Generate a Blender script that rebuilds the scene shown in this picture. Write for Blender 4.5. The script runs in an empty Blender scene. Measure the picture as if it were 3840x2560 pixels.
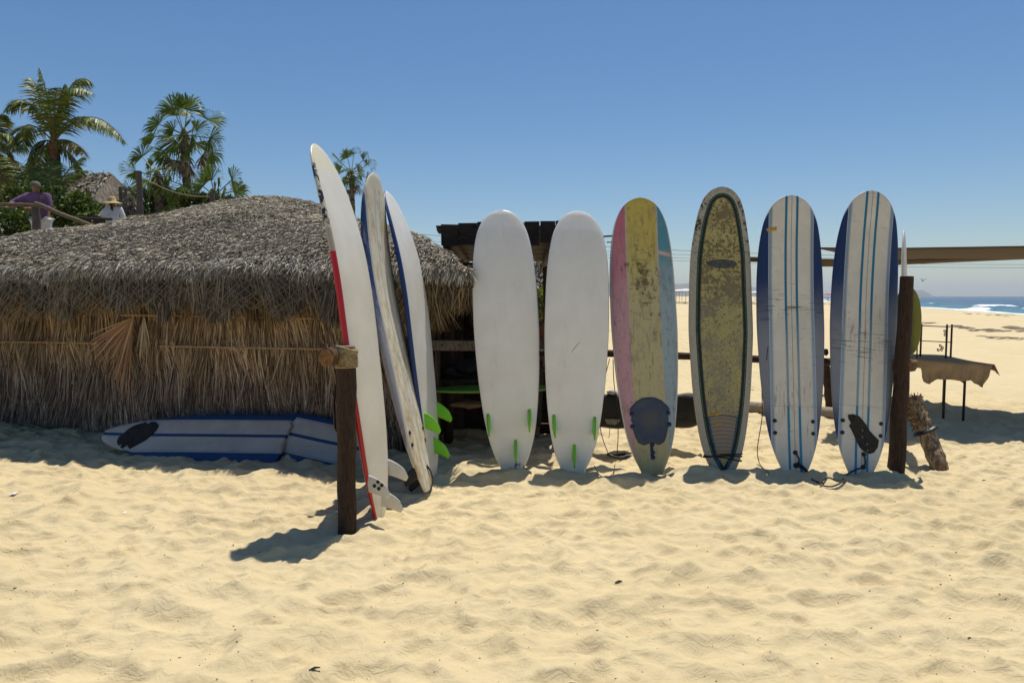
import bpy, math, random
import numpy as np
from mathutils import Vector, Matrix, Euler
random.seed(7); RNG = np.random.default_rng(7)
S = bpy.context.scene
COL = S.collection
R = math.radians
# ------------------------------------------------------------------ camera
F = 2560.0; PITCH = math.atan(170/F); CAMZ = 1.6
cam = bpy.data.cameras.new('camera'); cam.sensor_width = 36; cam.lens = 36*F/3840
cam.clip_start = .05; cam.clip_end = 30000
co = bpy.data.objects.new('camera', cam); COL.objects.link(co)
co.location = (0, 0, CAMZ); co.rotation_euler = (math.pi/2-PITCH, 0, 0)
S.camera = co
# ------------------------------------------------------------------ sky and sun
SUN = Vector((.105, .345, 1)).normalized()
W = bpy.data.worlds.new('World'); S.world = W; W.use_nodes = True
nt = W.node_tree; bg = nt.nodes['Background']
sky = nt.nodes.new('ShaderNodeTexSky'); sky.sky_type = 'NISHITA'; sky.sun_disc = False
sky.sun_elevation = math.asin(SUN.z); sky.sun_rotation = math.atan2(SUN.x, SUN.y)
sky.altitude = 0; sky.air_density = 1.0; sky.dust_density = .35; sky.ozone_density = 3.2
hs = nt.nodes.new('ShaderNodeHueSaturation'); hs.inputs['Saturation'].default_value = 1.22; hs.inputs['Value'].default_value = 1.0
nt.links.new(sky.outputs[0], hs.inputs['Color']); nt.links.new(hs.outputs[0], bg.inputs[0]); bg.inputs[1].default_value = .095
sl = bpy.data.lights.new('sun', 'SUN'); sl.energy = 5.0; sl.angle = R(.5); sl.color = (1, .95, .87)
so = bpy.data.objects.new('sun', sl); COL.objects.link(so)
so.rotation_euler = (-SUN).to_track_quat('-Z', 'Y').to_euler()
S.view_settings.view_transform = 'Standard'; S.view_settings.look = 'None'
S.view_settings.gamma = 1; S.view_settings.use_curve_mapping = False
S.view_settings.exposure = -.05
# ------------------------------------------------------------------ helpers
def at(px, py, Y):
    dx = (px-1920)/F; dy = (1280-py)/F
    c, s = math.cos(PITCH), math.sin(PITCH)
    d = Vector((dx, c+dy*s, dy*c-s)); return Vector((0, 0, CAMZ)) + d*(Y/d.y)
def gnd(px, py, z=0):
    p = at(px, py, 1.0); t = (z-CAMZ)/(p.z-CAMZ); q = Vector((p.x*t, t, z))
    if 0 < z < .2: q.z = z+float(sand_h(q.x, q.y))      # lies on the uneven sand
    return q
def tag(o, label=None, cat=None, group=None, kind=None):
    if label: o['label'] = label
    if cat: o['category'] = cat
    if group: o['group'] = group
    if kind: o['kind'] = kind
    return o
def empty(name, loc=(0, 0, 0), mat=None):
    o = bpy.data.objects.new(name, None); COL.objects.link(o); o.empty_display_size = .1
    if mat is not None: o.matrix_world = mat
    else: o.location = loc
    return o
def mesh_np(name, V, Q, mat, parent=None, smooth=True, attrs=None, cols=None):
    me = bpy.data.meshes.new(name); V = np.asarray(V, 'f4'); Q = np.asarray(Q, 'i4')
    k = Q.shape[1]; n = len(Q)
    me.vertices.add(len(V)); me.vertices.foreach_set('co', V.ravel())
    me.loops.add(n*k); me.loops.foreach_set('vertex_index', Q.ravel())
    me.polygons.add(n); me.polygons.foreach_set('loop_start', np.arange(0, n*k, k, dtype='i4'))
    try: me.polygons.foreach_set('loop_total', np.full(n, k, 'i4'))
    except Exception: pass
    me.polygons.foreach_set('use_smooth', np.full(n, smooth, bool))
    me.update(calc_edges=True); me.validate()
    for nm, a in (attrs or {}).items():
        me.attributes.new(nm, 'FLOAT', 'POINT').data.foreach_set('value', np.asarray(a, 'f4'))
    if cols is not None:
        c = np.ones((len(V), 4), 'f4'); c[:, :3] = cols
        me.attributes.new('tint', 'FLOAT_COLOR', 'POINT').data.foreach_set('color', c.ravel())
    if mat: me.materials.append(mat)
    o = bpy.data.objects.new(name, me); COL.objects.link(o)
    if parent is not None: o.parent = parent
    return o
class MB:
    """collects shapes of ONE part and links them as one mesh"""
    def __init__(s): s.v = []; s.f = []; s.sm = []
    def add(s, vs, fs, smooth=False):
        b = len(s.v); s.v += [tuple(x) for x in vs]; s.f += [tuple(i+b for i in f) for f in fs]; s.sm += [smooth]*len(fs)
    def box(s, c, size, rot=None, jit=0, bev=0.0):
        hx, hy, hz = [x/2 for x in size]; M = rot or Matrix()
        b = min(bev, hx*.6, hy*.6, hz*.6)
        vs = []; fs = []
        if b <= 0:
            for x in (-hx, hx):
                for y in (-hy, hy):
                    for z in (-hz, hz): vs.append(M @ Vector((x+random.uniform(-jit, jit), y+random.uniform(-jit, jit), z+random.uniform(-jit, jit))) + Vector(c))
            fs = [(0, 1, 3, 2), (4, 6, 7, 5), (0, 4, 5, 1), (2, 3, 7, 6), (0, 2, 6, 4), (1, 5, 7, 3)]
        else:   # chamfered along the long edges
            ax = max(range(3), key=lambda i: size[i]); o = [i for i in range(3) if i != ax]; h = [hx, hy, hz]
            a, d = h[o[0]], h[o[1]]
            ring = [(a-b, d), (-a+b, d), (-a, d-b), (-a, -d+b), (-a+b, -d), (a-b, -d), (a, -d+b), (a, d-b)]
            for e in (-1, 1):
                for p, q in ring:
                    w = [0, 0, 0]; w[ax] = e*h[ax]; w[o[0]] = p; w[o[1]] = q
                    vs.append(M @ Vector([k+random.uniform(-jit, jit) for k in w]) + Vector(c))
            fs = [(i, (i+1) % 8, 8+(i+1) % 8, 8+i) for i in range(8)] + [tuple(range(7, -1, -1)), tuple(range(8, 16))]
        s.add(vs, fs)
    def tube(s, pts, rad, n=8, cap=True, wob=0, flat=1.0):
        pts = [Vector(p) for p in pts]; m = len(pts)
        if not hasattr(rad, '__len__'): rad = [rad]*m
        vs = []; up = Vector((0, 0, 1)); prev = None
        for i, p in enumerate(pts):
            t = (pts[min(i+1, m-1)]-pts[max(i-1, 0)]).normalized()
            if prev is None:
                a = t.cross(up); a = t.cross(Vector((1, 0, 0))) if a.length < .1 else a
                a.normalize()
            else: a = (prev - t*prev.dot(t)).normalized()
            prev = a; b = t.cross(a)
            for k in range(n):
                an = 2*math.pi*k/n; r = rad[i]*(1+random.uniform(-wob, wob))
                vs.append(p+a*math.cos(an)*r+b*math.sin(an)*r*flat)
        fs = [(i*n+k, i*n+(k+1) % n, (i+1)*n+(k+1) % n, (i+1)*n+k) for i in range(m-1) for k in range(n)]
        s.add(vs, fs, True)
        if cap:
            s.add(vs[:n], [tuple(range(n-1, -1, -1))]); s.add(vs[-n:], [tuple(range(n))])
    def build(s, name, mat, parent=None):
        me = bpy.data.meshes.new(name); me.from_pydata(s.v, [], s.f); me.update()
        me.polygons.foreach_set('use_smooth', s.sm)
        if mat: me.materials.append(mat)
        o = bpy.data.objects.new(name, me); COL.objects.link(o)
        if parent is not None: o.parent = parent
        return o
def curve(ctrl, n=24):
    """Catmull-Rom through the points"""
    P = [Vector(c) for c in ctrl]; P = [P[0]*2-P[1]]+P+[P[-1]*2-P[-2]]; out = []
    k = len(P)-3; per = max(2, n//k)
    for i in range(k):
        a, b, c, d = P[i:i+4]
        for j in range(per):
            t = j/per
            out.append(.5*((2*b)+(c-a)*t+(2*a-5*b+4*c-d)*t*t+(3*b-a-3*c+d)*t**3))
    out.append(P[-2]); return out
# ---- node expressions
class X:
    def __init__(s, g, k): s.g = g; s.k = k
    def __add__(s, o): return s.g.m('ADD', s, o)
    __radd__ = __add__
    def __sub__(s, o): return s.g.m('SUBTRACT', s, o)
    def __rsub__(s, o): return s.g.m('SUBTRACT', o, s)
    def __mul__(s, o): return s.g.m('MULTIPLY', s, o)
    __rmul__ = __mul__
    def __truediv__(s, o): return s.g.m('DIVIDE', s, o)
    def __gt__(s, o): return s.g.m('GREATER_THAN', s, o)
    def __lt__(s, o): return s.g.m('LESS_THAN', s, o)
    def abs(s): return s.g.m('ABSOLUTE', s)
class G:
    def __init__(s, name, rough=.6, spec=.5):
        s.mat = bpy.data.materials.new(name); s.mat.use_nodes = True; s.t = s.mat.node_tree
        s.b = s.t.nodes['Principled BSDF']; s.b.inputs['Roughness'].default_value = rough
        s.b.inputs['Specular IOR Level'].default_value = spec
        s.tc = s.t.nodes.new('ShaderNodeTexCoord')
        s.obj = X(s, s.tc.outputs['Object'])
    def set(s, sock, v):
        if isinstance(v, X): s.t.links.new(v.k, sock)
        elif isinstance(v, (tuple, list)): sock.default_value = tuple(v)+((1,) if len(v) == 3 and len(sock.default_value) == 4 else ())
        else: sock.default_value = v
    def m(s, op, *a):
        n = s.t.nodes.new('ShaderNodeMath'); n.operation = op
        for i, v in enumerate(a): s.set(n.inputs[i], v)
        return X(s, n.outputs[0])
    def sep(s, v=None):
        n = s.t.nodes.new('ShaderNodeSeparateXYZ'); s.set(n.inputs[0], v or s.obj); return [X(s, o) for o in n.outputs]
    def vec(s, x, y, z):
        n = s.t.nodes.new('ShaderNodeCombineXYZ')
        for i, v in enumerate((x, y, z)): s.set(n.inputs[i], v)
        return X(s, n.outputs[0])
    def sc(s, x, y, z, v=None, off=(0, 0, 0)):
        n = s.t.nodes.new('ShaderNodeMapping'); s.set(n.inputs[0], v or s.obj); n.inputs['Scale'].default_value = (x, y, z); n.inputs['Location'].default_value = off
        return X(s, n.outputs[0])
    def noise(s, v=None, scale=5, detail=4, rough=.6, dist=0):
        n = s.t.nodes.new('ShaderNodeTexNoise'); s.set(n.inputs['Vector'], v or s.obj); n.inputs['Scale'].default_value = scale
        n.inputs['Detail'].default_value = detail; n.inputs['Roughness'].default_value = rough; n.inputs['Distortion'].default_value = dist
        return X(s, n.outputs[0])
    def voro(s, v=None, scale=5, feature='F1'):
        n = s.t.nodes.new('ShaderNodeTexVoronoi'); n.feature = feature; s.set(n.inputs['Vector'], v or s.obj); n.inputs['Scale'].default_value = scale
        return X(s, n.outputs[0])
    def ss(s, x, a, b):
        n = s.t.nodes.new('ShaderNodeMapRange'); n.interpolation_type = 'SMOOTHSTEP'; s.set(n.inputs[0], x)
        n.inputs[1].default_value = a; n.inputs[2].default_value = b; return X(s, n.outputs[0])
    def mix(s, f, a, b, mode='MIX'):
        n = s.t.nodes.new('ShaderNodeMix'); n.data_type = 'RGBA'; n.blend_type = mode
        s.set(n.inputs[0], f); s.set(n.inputs[6], a); s.set(n.inputs[7], b); return X(s, n.outputs[2])
    def attr(s, name, col=False):
        n = s.t.nodes.new('ShaderNodeAttribute'); n.attribute_name = name; return X(s, n.outputs['Color' if col else 'Fac'])
    def band(s, x, c, w, soft=.003):
        """1 inside c-w..c+w"""
        return s.ss((x-c).abs(), w+soft, w-soft)
    def out(s, col, rough=None, bump=None, bdist=.01, bstr=1):
        s.set(s.b.inputs['Base Color'], col)
        if rough is not None: s.set(s.b.inputs['Roughness'], rough)
        if bump is not None:
            n = s.t.nodes.new('ShaderNodeBump'); s.set(n.inputs['Height'], bump); n.inputs['Distance'].default_value = bdist
            n.inputs['Strength'].default_value = bstr; s.t.links.new(n.outputs[0], s.b.inputs['Normal'])
        return s.mat
def plain(name, c, rough=.6, var=.25, scale=12, bump=.003, spec=.4):
    g = G(name, rough, spec); n = g.noise(scale=scale, detail=6)
    return g.out(g.mix(g.ss(n, .3, .7), [k*(1-var) for k in c], [min(1, k*(1+var)) for k in c]), None, n, bump)
def wood(name, c, dark, axis=2, scale=14, rough=.75):
    g = G(name, rough, .3); k = [9.0, 9.0, 9.0]; k[axis] = .8
    n = g.noise(g.sc(*k), scale, 6, .65, .6); n2 = g.noise(scale=2.2, detail=3)
    col = g.mix(g.ss(n, .38, .62), dark, c); col = g.mix(g.ss(n2, .35, .7)*.5, col, [q*.6 for q in c])
    cr = g.noise(g.sc(*[q*2.2 for q in k]), scale, 3, .5); col = g.mix(g.ss(cr, .62, .68)*.8, col, [q*.25 for q in dark])
    return g.out(col, None, n-g.ss(cr, .60, .68)*.8, .014)
def tinted(name, rough=.75, transl=0):
    g = G(name, rough, .25); a = g.attr('tint', True); n = g.noise(scale=30, detail=3)
    g.out(g.mix(.35, a, n, 'MULTIPLY') if False else a)
    if transl:
        tr = g.t.nodes.new('ShaderNodeBsdfTranslucent'); g.t.links.new(a.k, tr.inputs[0]); ms = g.t.nodes.new('ShaderNodeMixShader'); ms.inputs[0].default_value = transl
        o = g.t.nodes['Material Output']; g.t.links.new(g.b.outputs[0], ms.inputs[1]); g.t.links.new(tr.outputs[0], ms.inputs[2]); g.t.links.new(ms.outputs[0], o.inputs[0])
    return g.mat
M_THATCH = tinted('thatch_strands', .7, .12)
M_LEAF = tinted('palm_leaf', .45, .25)
M_ROPE = plain('rope_fibre', (.32, .24, .13), .9, .35, 60, .004)
M_BLACK = plain('black_rubber', (.012, .012, .014), .45, .3, 20, .001)
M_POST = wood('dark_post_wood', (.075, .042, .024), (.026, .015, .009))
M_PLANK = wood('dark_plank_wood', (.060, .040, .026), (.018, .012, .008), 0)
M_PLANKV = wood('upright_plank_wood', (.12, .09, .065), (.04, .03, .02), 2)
M_GREYWOOD = wood('grey_weathered_wood', (.24, .20, .16), (.10, .08, .065))
# ------------------------------------------------------------------ ground
def vnoise(x, y, seed):
    """smooth value noise -1..1"""
    xi = np.floor(x); yi = np.floor(y); fx = x-xi; fy = y-yi; fx = fx*fx*(3-2*fx); fy = fy*fy*(3-2*fy)
    def h(a, b):
        v = np.sin(a*127.1+b*311.7+seed*74.7)*43758.5453; return (v-np.floor(v))*2-1
    return (h(xi, yi)*(1-fx)+h(xi+1, yi)*fx)*(1-fy)+(h(xi, yi+1)*(1-fx)+h(xi+1, yi+1)*fx)*fy
def shore(Y): return .355*Y+52
def pits(x, y, cell, seed):
    """overlapping scooped footprints: soft hollows that meet in ridges"""
    wx = x+.35*cell*vnoise(x/cell*.8, y/cell*.8, seed+5); wy = y+.35*cell*vnoise(x/cell*.8+40, y/cell*.8, seed+6)
    gx = np.floor(wx/cell); gy = np.floor(wy/cell); best = np.full(np.shape(x), 9.0)
    for i in (-1, 0, 1):
        for j in (-1, 0, 1):
            a = gx+i; b = gy+j
            h1 = np.sin(a*91.7+b*57.3+seed)*9173.13; h1 -= np.floor(h1); h2 = np.sin(a*33.1+b*171.9+seed*3)*5531.7; h2 -= np.floor(h2)
            h3 = np.sin(a*63.7+b*17.9+seed*7)*7321.3; h3 -= np.floor(h3)
            dx = (wx-(a+.1+.8*h1)*cell)/cell; dy = (wy-(b+.1+.8*h2)*cell)/cell; th = h3*3.1
            u = dx*np.cos(th)+dy*np.sin(th); v = -dx*np.sin(th)+dy*np.cos(th)
            best = np.minimum(best, u*u*.8+v*v*1.7+.25*h3)
    return np.minimum(best, .8)
def sand_h(x, y):
    x = np.asarray(x, float); y = np.asarray(y, float)
    s = (shore(y)-x)*.94
    z = np.where(s < 38, -2*(1-s/38), 0.0); z = np.maximum(z, -6)
    amp = np.clip(1-(np.hypot(x, y)-30)/60, .0, 1)
    r1 = 1-np.abs(vnoise(x*3.1+.6*vnoise(x*5, y*5, 61), y*4.3, 62)); r2 = 1-np.abs(vnoise(x*8.3, y*10.7+.5*vnoise(x*9, y*9, 63), 64))
    m_ = np.clip(.55+.6*vnoise(x*.8+5, y*.8, 17), .15, 1)
    h = .034*(r1**2.2-.4)+.014*(r2**2-.4)+.052*(pits(x, y*1.15, .50, 1.0)-.42)*m_+.090*(pits(x+9, y*1.3, .25, 4.0)-.42)+.036*(pits(x+3, y*1.3, .15, 7.0)-.42)*np.clip(.6+vnoise(x*1.7, y*1.7, 19), 0, 1)+.022*vnoise(x*1.1, y*1.1, 3)+.012*vnoise(x*5, y*6, 8)+.005*vnoise(x*14, y*14, 9)+.003*vnoise(x*31, y*31, 12)
    h += .10*vnoise(x/9, y/9, 21)*np.clip((np.hypot(x, y)-10)/20, 0, 1)
    return z+h*amp*.86
def axis_pts(lo, hi, step, grow, far):
    mid = np.arange(lo, hi, step); a = [lo]; d = step
    while a[-1] > -far: d *= grow; a.append(a[-1]-d)
    b = [mid[-1]]; d = step
    while b[-1] < far: d *= grow; b.append(b[-1]+d)
    return np.array(a[::-1][:-1]+list(mid)+b[1:])
gx = axis_pts(-6.6, 6.6, .018, 1.055, 9000); gy = axis_pts(2.4, 8.6, .018, 1.045, 12000)
gy = gy[gy > -40]
GX, GY = np.meshgrid(gx, gy); GZ = sand_h(GX, GY)
nx, ny = len(gx), len(gy)
idx = np.arange(nx*ny).reshape(ny, nx)
Q = np.stack([idx[:-1, :-1], idx[:-1, 1:], idx[1:, 1:], idx[1:, :-1]], -1).reshape(-1, 4)
g = G('beach_sand', .9, .2)
n1 = g.noise(scale=.7, detail=5); n2 = g.noise(scale=60, detail=4, rough=.7); n3 = g.noise(scale=420, detail=2, rough=.8)
c = g.mix(g.ss(n1, .3, .7), (.60, .48, .27), (.64, .52, .305)); c = g.mix(g.ss(n3, .58, .8)*.55, c, (.24, .17, .09)); c = g.mix(g.ss(n3, .42, .2)*.5, c, (.74, .64, .45))
px_, py_, pz_ = g.sep()
wet = g.ss(pz_, -1.62, -1.9); c = g.mix(wet*.55, c, (.22, .16, .10))
far = g.ss(py_, 24, 40)*g.ss(g.noise(g.sc(.05, .25, 1), 1.0, 6, .7), .56, .66); c = g.mix(far*.35, c, (.25, .19, .12))
nb = g.noise(g.sc(1, 1.4, 1), 11, 6, .62, .8); vb = g.voro(g.sc(1, 1.5, 1), 9)
sand = mesh_np('sand', np.stack([GX, GY, GZ], -1).reshape(-1, 3), Q, g.out(c, None, n2*.14+n3*.07+nb*.8+vb*.35, .024, .9))
tag(sand, 'pale golden beach sand covered in soft footprints', kind='structure')
# sea
def sea():
    xs = axis_pts(60, 420, 2.2, 1.10, 14000); xs = xs[xs > 20]; ys = axis_pts(60, 700, 3.0, 1.08, 14000); ys = ys[ys > -300]
    A, B = np.meshgrid(xs, ys); d = A-shore(B)
    hh = .12*vnoise(A/6, B/30, 5)+.25*vnoise(A/25, B/60, 6)
    for off, a, wd in ((9, .75, 1.8), (21, 1.0, 2.6), (38, .7, 3.0)):
        o = off+3*vnoise(B/35+off, B*0, 7); seg = np.clip(.0+vnoise(B/22+off*3, B*0+2, 11)*1.4, 0, 1)
        hh += a*seg*np.exp(-((d-o)/wd)**2)
    Z = -2.0+hh; Z = np.where(d < 4, np.minimum(Z, -1.95), Z)
    n, k = A.shape; I = np.arange(n*k).reshape(n, k); q = np.stack([I[:-1, :-1], I[:-1, 1:], I[1:, 1:], I[1:, :-1]], -1).reshape(-1, 4)
    foam = np.clip(1.3-np.abs(d-2)/3.0, 0, 1)
    for off, w_ in ((9, 2.4), (21, 2.6), (38, 1.6)):
        o = off+3*vnoise(B/35+off, B*0, 7); seg = np.clip(.0+vnoise(B/22+off*3, B*0+2, 11)*1.4, 0, 1)
        foam = np.maximum(foam, seg*1.3*np.clip(1.2-np.abs(d-o+1.0)/w_, 0, 1))
    g = G('sea_water', .22, .5); f = g.attr('foam'); x, y, z = g.sep(); sh = g.attr('shallow')
    n = g.noise(g.sc(.6, .2, 1), 1.2, 6, .7)
    col = g.mix(sh, (.006, .045, .085), (.03, .14, .15)); fm = g.ss(f+n*.9-.45, .48, .72)
    w = g.noise(g.sc(.35, .12, 1), 1, 5)
    mt = g.out(g.mix(fm, col, (.85, .87, .88)), fm*.6+.22, w, .8)
    o = mesh_np('sea', np.stack([A, B, Z], -1).reshape(-1, 3), q, mt, attrs={'foam': foam.ravel(), 'shallow': np.clip(1-(d-4)/45, 0, 1).ravel()})
    tag(o, 'deep blue sea with white breakers along the shore', kind='structure')
sea()
# far hills and headland
def ridge(name, label, pts, Y, depth, mat):
    V = []; n = len(pts)
    for px, py, in pts: p = at(px, py, Y); V.append((p.x, Y, p.z))
    top = np.array(V); m = 9; VV = []
    for j in range(m):
        t = j/(m-1)*2-1; k = (1-t*t)
        VV.append(np.stack([top[:, 0]*(1+t*depth/Y), top[:, 1]+t*depth, -6+(top[:, 2]+6)*k+vnoise(top[:, 0]/300, top[:, 0]*0+j, 3)*12*k], -1))
    I = np.arange(n*m).reshape(m, n); q = np.stack([I[:-1, :-1], I[:-1, 1:], I[1:, 1:], I[1:, :-1]], -1).reshape(-1, 4)
    o = mesh_np(name, np.concatenate(VV), q, mat); tag(o, label, kind='structure')
M_HILL = plain('hill_scrub', (.16, .14, .11), .9, .2, .01, 2)
xs = np.arange(1600, 3020, 12.0)
ridge('hills', 'low hazy hills behind the far end of the beach', [(x, 1062+14*math.sin(x/90)+7*math.sin(x/31)+(max(0, x-2700)/300)*44) for x in xs], 7000, 900, M_HILL)
xs = np.arange(3290, 3502, 6.0)
ridge('headland', 'distant rocky headland on the sea horizon', [(x, 1112-27*max(0, min(1, (3500-x)/42))**.7*(1 if x > 3400 else .8+.2*math.sin(x/20))) for x in xs], 7500, 500, M_HILL)
# terrace behind the hut
m = MB(); m.box((-14.2, 24.5, 1.15), (23.6, 22, 2.5), bev=.15); tr = m.build('terrace', plain('terrace_earth', (.28, .22, .14), .95, .25, 3, .05)); tag(tr, 'raised earth terrace behind the thatched hut', kind='structure')
TZ = 2.4
# ------------------------------------------------------------------ thatch helpers
def unit(a): return a/np.maximum(np.linalg.norm(a, axis=-1, keepdims=True), 1e-9)
def blades(name, P, D, Wd, L, w, col, parent, droop=0.0, mat=None, kind='stuff', label=None, curl=None):
    """many loose strands as ONE mesh; each is a bent two-segment strip"""
    n = len(P); L = np.broadcast_to(L, (n,))[:, None]; w = np.broadcast_to(w, (n,))[:, None]/2
    D = unit(D); Wd = unit(Wd); dr = np.zeros((n, 3)); dr[:, 2] = -1
    droop = np.broadcast_to(droop, (n,))[:, None]
    a = P; b = P+D*L*.5; c_ = P+D*L+dr*L*droop
    if curl is not None: b = b+curl*L; 
    V = np.stack([a-Wd*w, a+Wd*w, b-Wd*w, b+Wd*w, c_-Wd*w*.35, c_+Wd*w*.35], 1).reshape(-1, 3)
    i = np.arange(n)[:, None]*6
    Q = np.concatenate([i+np.array([[0, 1, 3, 2]]), i+np.array([[2, 3, 5, 4]])])
    C = np.repeat(col, 6, axis=0)
    o = mesh_np(name, V, Q, mat or M_THATCH, parent, False, cols=C)
    if kind: o['kind'] = kind
    if label: o['label'] = label
    return o
def ramp(keys, t):
    t = np.asarray(t); ks = [k[0] for k in keys]; return np.stack([np.interp(t, ks, [k[1][i] for k in keys]) for i in range(3)], -1)
# ------------------------------------------------------------------ thatched hut
hut = tag(empty('thatched_hut', (-3.4, 8.5, 0)), 'long low hut with grey palm thatch roof and shaggy dry palm frond walls', 'hut')
hut_inv = Matrix.Translation((3.4, -8.5, 0)); HO = np.array([-3.4, 8.5, 0])
SIL = [(-900, 968), (-400, 935), (0, 900), (210, 872), (420, 842), (700, 792), (880, 762), (960, 748), (1050, 739), (1120, 745), (1190, 765), (1360, 826), (1480, 858), (1600, 906), (1690, 951), (1762, 986)]
def eaveY(px):
    return np.interp(px, [-900, 0, 700, 1270, 1775], [8.0, 7.45, 6.98, 6.62, 6.35])
def roof_pt(px, v, lift=0):
    """v 0 eave .. 1 ridge (numpy)"""
    px = np.asarray(px, float); v = np.asarray(v, float)
    ey = eaveY(px); a = (1110-np.interp(px, [s[0] for s in SIL], [s[1] for s in SIL]))/F
    ry = np.maximum((.3*ey-.35)/(.3-a), ey+.02); Y = ey+(ry-ey)*v
    z = 1.95+(Y-ey)*.3+.10*np.sin(np.clip(v, 0, 1)*math.pi)*np.clip((ry-ey)/3, 0, 1)-.10*np.exp(-((Y-ey)/.16)**1.0)
    X_ = (px-1920)/F*Y*1.0
    z = z+.035*vnoise(X_*2.2, Y*2.2, 31)+.02*vnoise(X_*6, Y*6, 33)+lift
    return np.stack([X_, Y, z], -1)
def hut_roof():
    pxs = np.linspace(-900, 1775, 240); vs = np.linspace(0, 1, 44); A, B = np.meshgrid(pxs, vs); P = roof_pt(A, B)
    # thick eave lip in front, back slope behind
    P0 = P[0].copy(); lip = P0-np.array([0, -.10, .20]); back = P[-1]+np.array([0, 2.4, -1.0])
    P = np.concatenate([lip[None], P, back[None]]); n, k = P.shape[:2]; I = np.arange(n*k).reshape(n, k)
    q = np.stack([I[:-1, :-1], I[:-1, 1:], I[1:, 1:], I[1:, :-1]], -1).reshape(-1, 4)
    g = G('roof_thatch_base', .95, .1); n1 = g.noise(g.sc(14, 5, 14), 3, 5, .7)
    o = mesh_np('roof', P.reshape(-1, 3)-HO, q, g.out(g.mix(g.ss(n1, .4, .65), (.05, .042, .034), (.20, .175, .145)), None, n1, .03), hut)
    # strands lying on the roof
    def scatter(name, N, keys, L0, L1, w0, w1, jx, lift):
        px = RNG.uniform(-260, 1760, N*3); v = RNG.uniform(0, 1, N*3)
        ry = roof_pt(px, v)[:, 1]; span = roof_pt(px, np.ones_like(v))[:, 1]-roof_pt(px, v*0)[:, 1]
        keep = RNG.uniform(0, 1, N*3) < np.clip(span/4.2, .12, 1); px = px[keep][:N]; v = v[keep][:N]; n = len(px)
        P = roof_pt(px, v, .012); D = np.stack([RNG.normal(0, jx, n), np.full(n, -1.0), np.full(n, -.28)+RNG.normal(lift, .18, n)], -1)
        Wd = np.stack([np.ones(n), RNG.normal(0, .25, n), RNG.normal(0, .5, n)], -1)
        c = ramp(keys, RNG.uniform(0, 1, n))*np.array([1.06, 1.0, .92])*(1+.22*vnoise(P[:, 0]*1.3, P[:, 1]*1.3, 41))[:, None]
        blades(name, P-HO, D, Wd, RNG.uniform(L0, L1, n), RNG.uniform(w0, w1, n), c, hut, .15)
    grey = [(0, (.03, .027, .024)), (.3, (.15, .135, .11)), (.65, (.44, .41, .34)), (1, (.80, .76, .64))]
    scatter('roof_thatch', 125000, grey, .03, .11, .005, .012, 1.1, .20)
    # rounded eave tufts
    n = 14000; px = RNG.uniform(-150, 1755, n); P = roof_pt(px, RNG.uniform(0, .03, n), .02)
    P[:, 2] += RNG.uniform(-.03, .03, n)
    D = np.stack([RNG.normal(0, .7, n), np.full(n, -.55), RNG.uniform(-1.1, -.2, n)], -1)
    blades('eave_tufts', P-HO, D, np.stack([np.ones(n), RNG.normal(0, .4, n), RNG.normal(0, .4, n)], -1), RNG.uniform(.04, .13, n), RNG.uniform(.006, .014, n),
           ramp(grey, RNG.uniform(.1, 1, n)), hut, .35)
    # hanging skirt of thatch below the eave, in three curtains
    sk = [(0, (.045, .038, .036)), (.4, (.13, .115, .10)), (.8, (.27, .235, .19)), (1, (.42, .37, .28))]
    gold = [(0, (.07, .045, .02)), (.5, (.24, .165, .075)), (1, (.42, .31, .15))]
    for row, (dy, z0, z1, LL, N, keys) in enumerate([(.05, .0, -.10, .25, 15000, sk), (.12, -.10, -.20, .22, 11000, sk), (.20, -.20, -.27, .17, 7500, gold)]):
        px = RNG.uniform(-150, 1690, N); clump = vnoise(px/60, px*0+row, 51)*.10+vnoise(px/23, px*0, 52)*.05
        E = roof_pt(px, np.zeros(N)); P = E+np.stack([np.zeros(N), np.full(N, dy)+RNG.uniform(-.05, .05, N), RNG.uniform(z1, z0, N)], -1)
        short = np.where(px > 1400, .55, 1.0)
        D = np.stack([RNG.normal(0, .10, N)+.5*vnoise(px/40, px*0+4, 53), RNG.normal(.06, .12, N), -np.ones(N)], -1)
        L = np.clip((LL+clump*1.3+RNG.uniform(-.08, .05, N))*short, .05, 1)
        blades('eave_thatch', P-HO, D, np.stack([np.ones(N), RNG.normal(0, .5, N), np.zeros(N)], -1), L, RNG.uniform(.006, .014, N),
               ramp(keys, RNG.uniform(0, 1, N))*(.8+.25*vnoise(px/50, px*0, 54))[:, None], hut, 0)
hut_roof()
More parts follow.
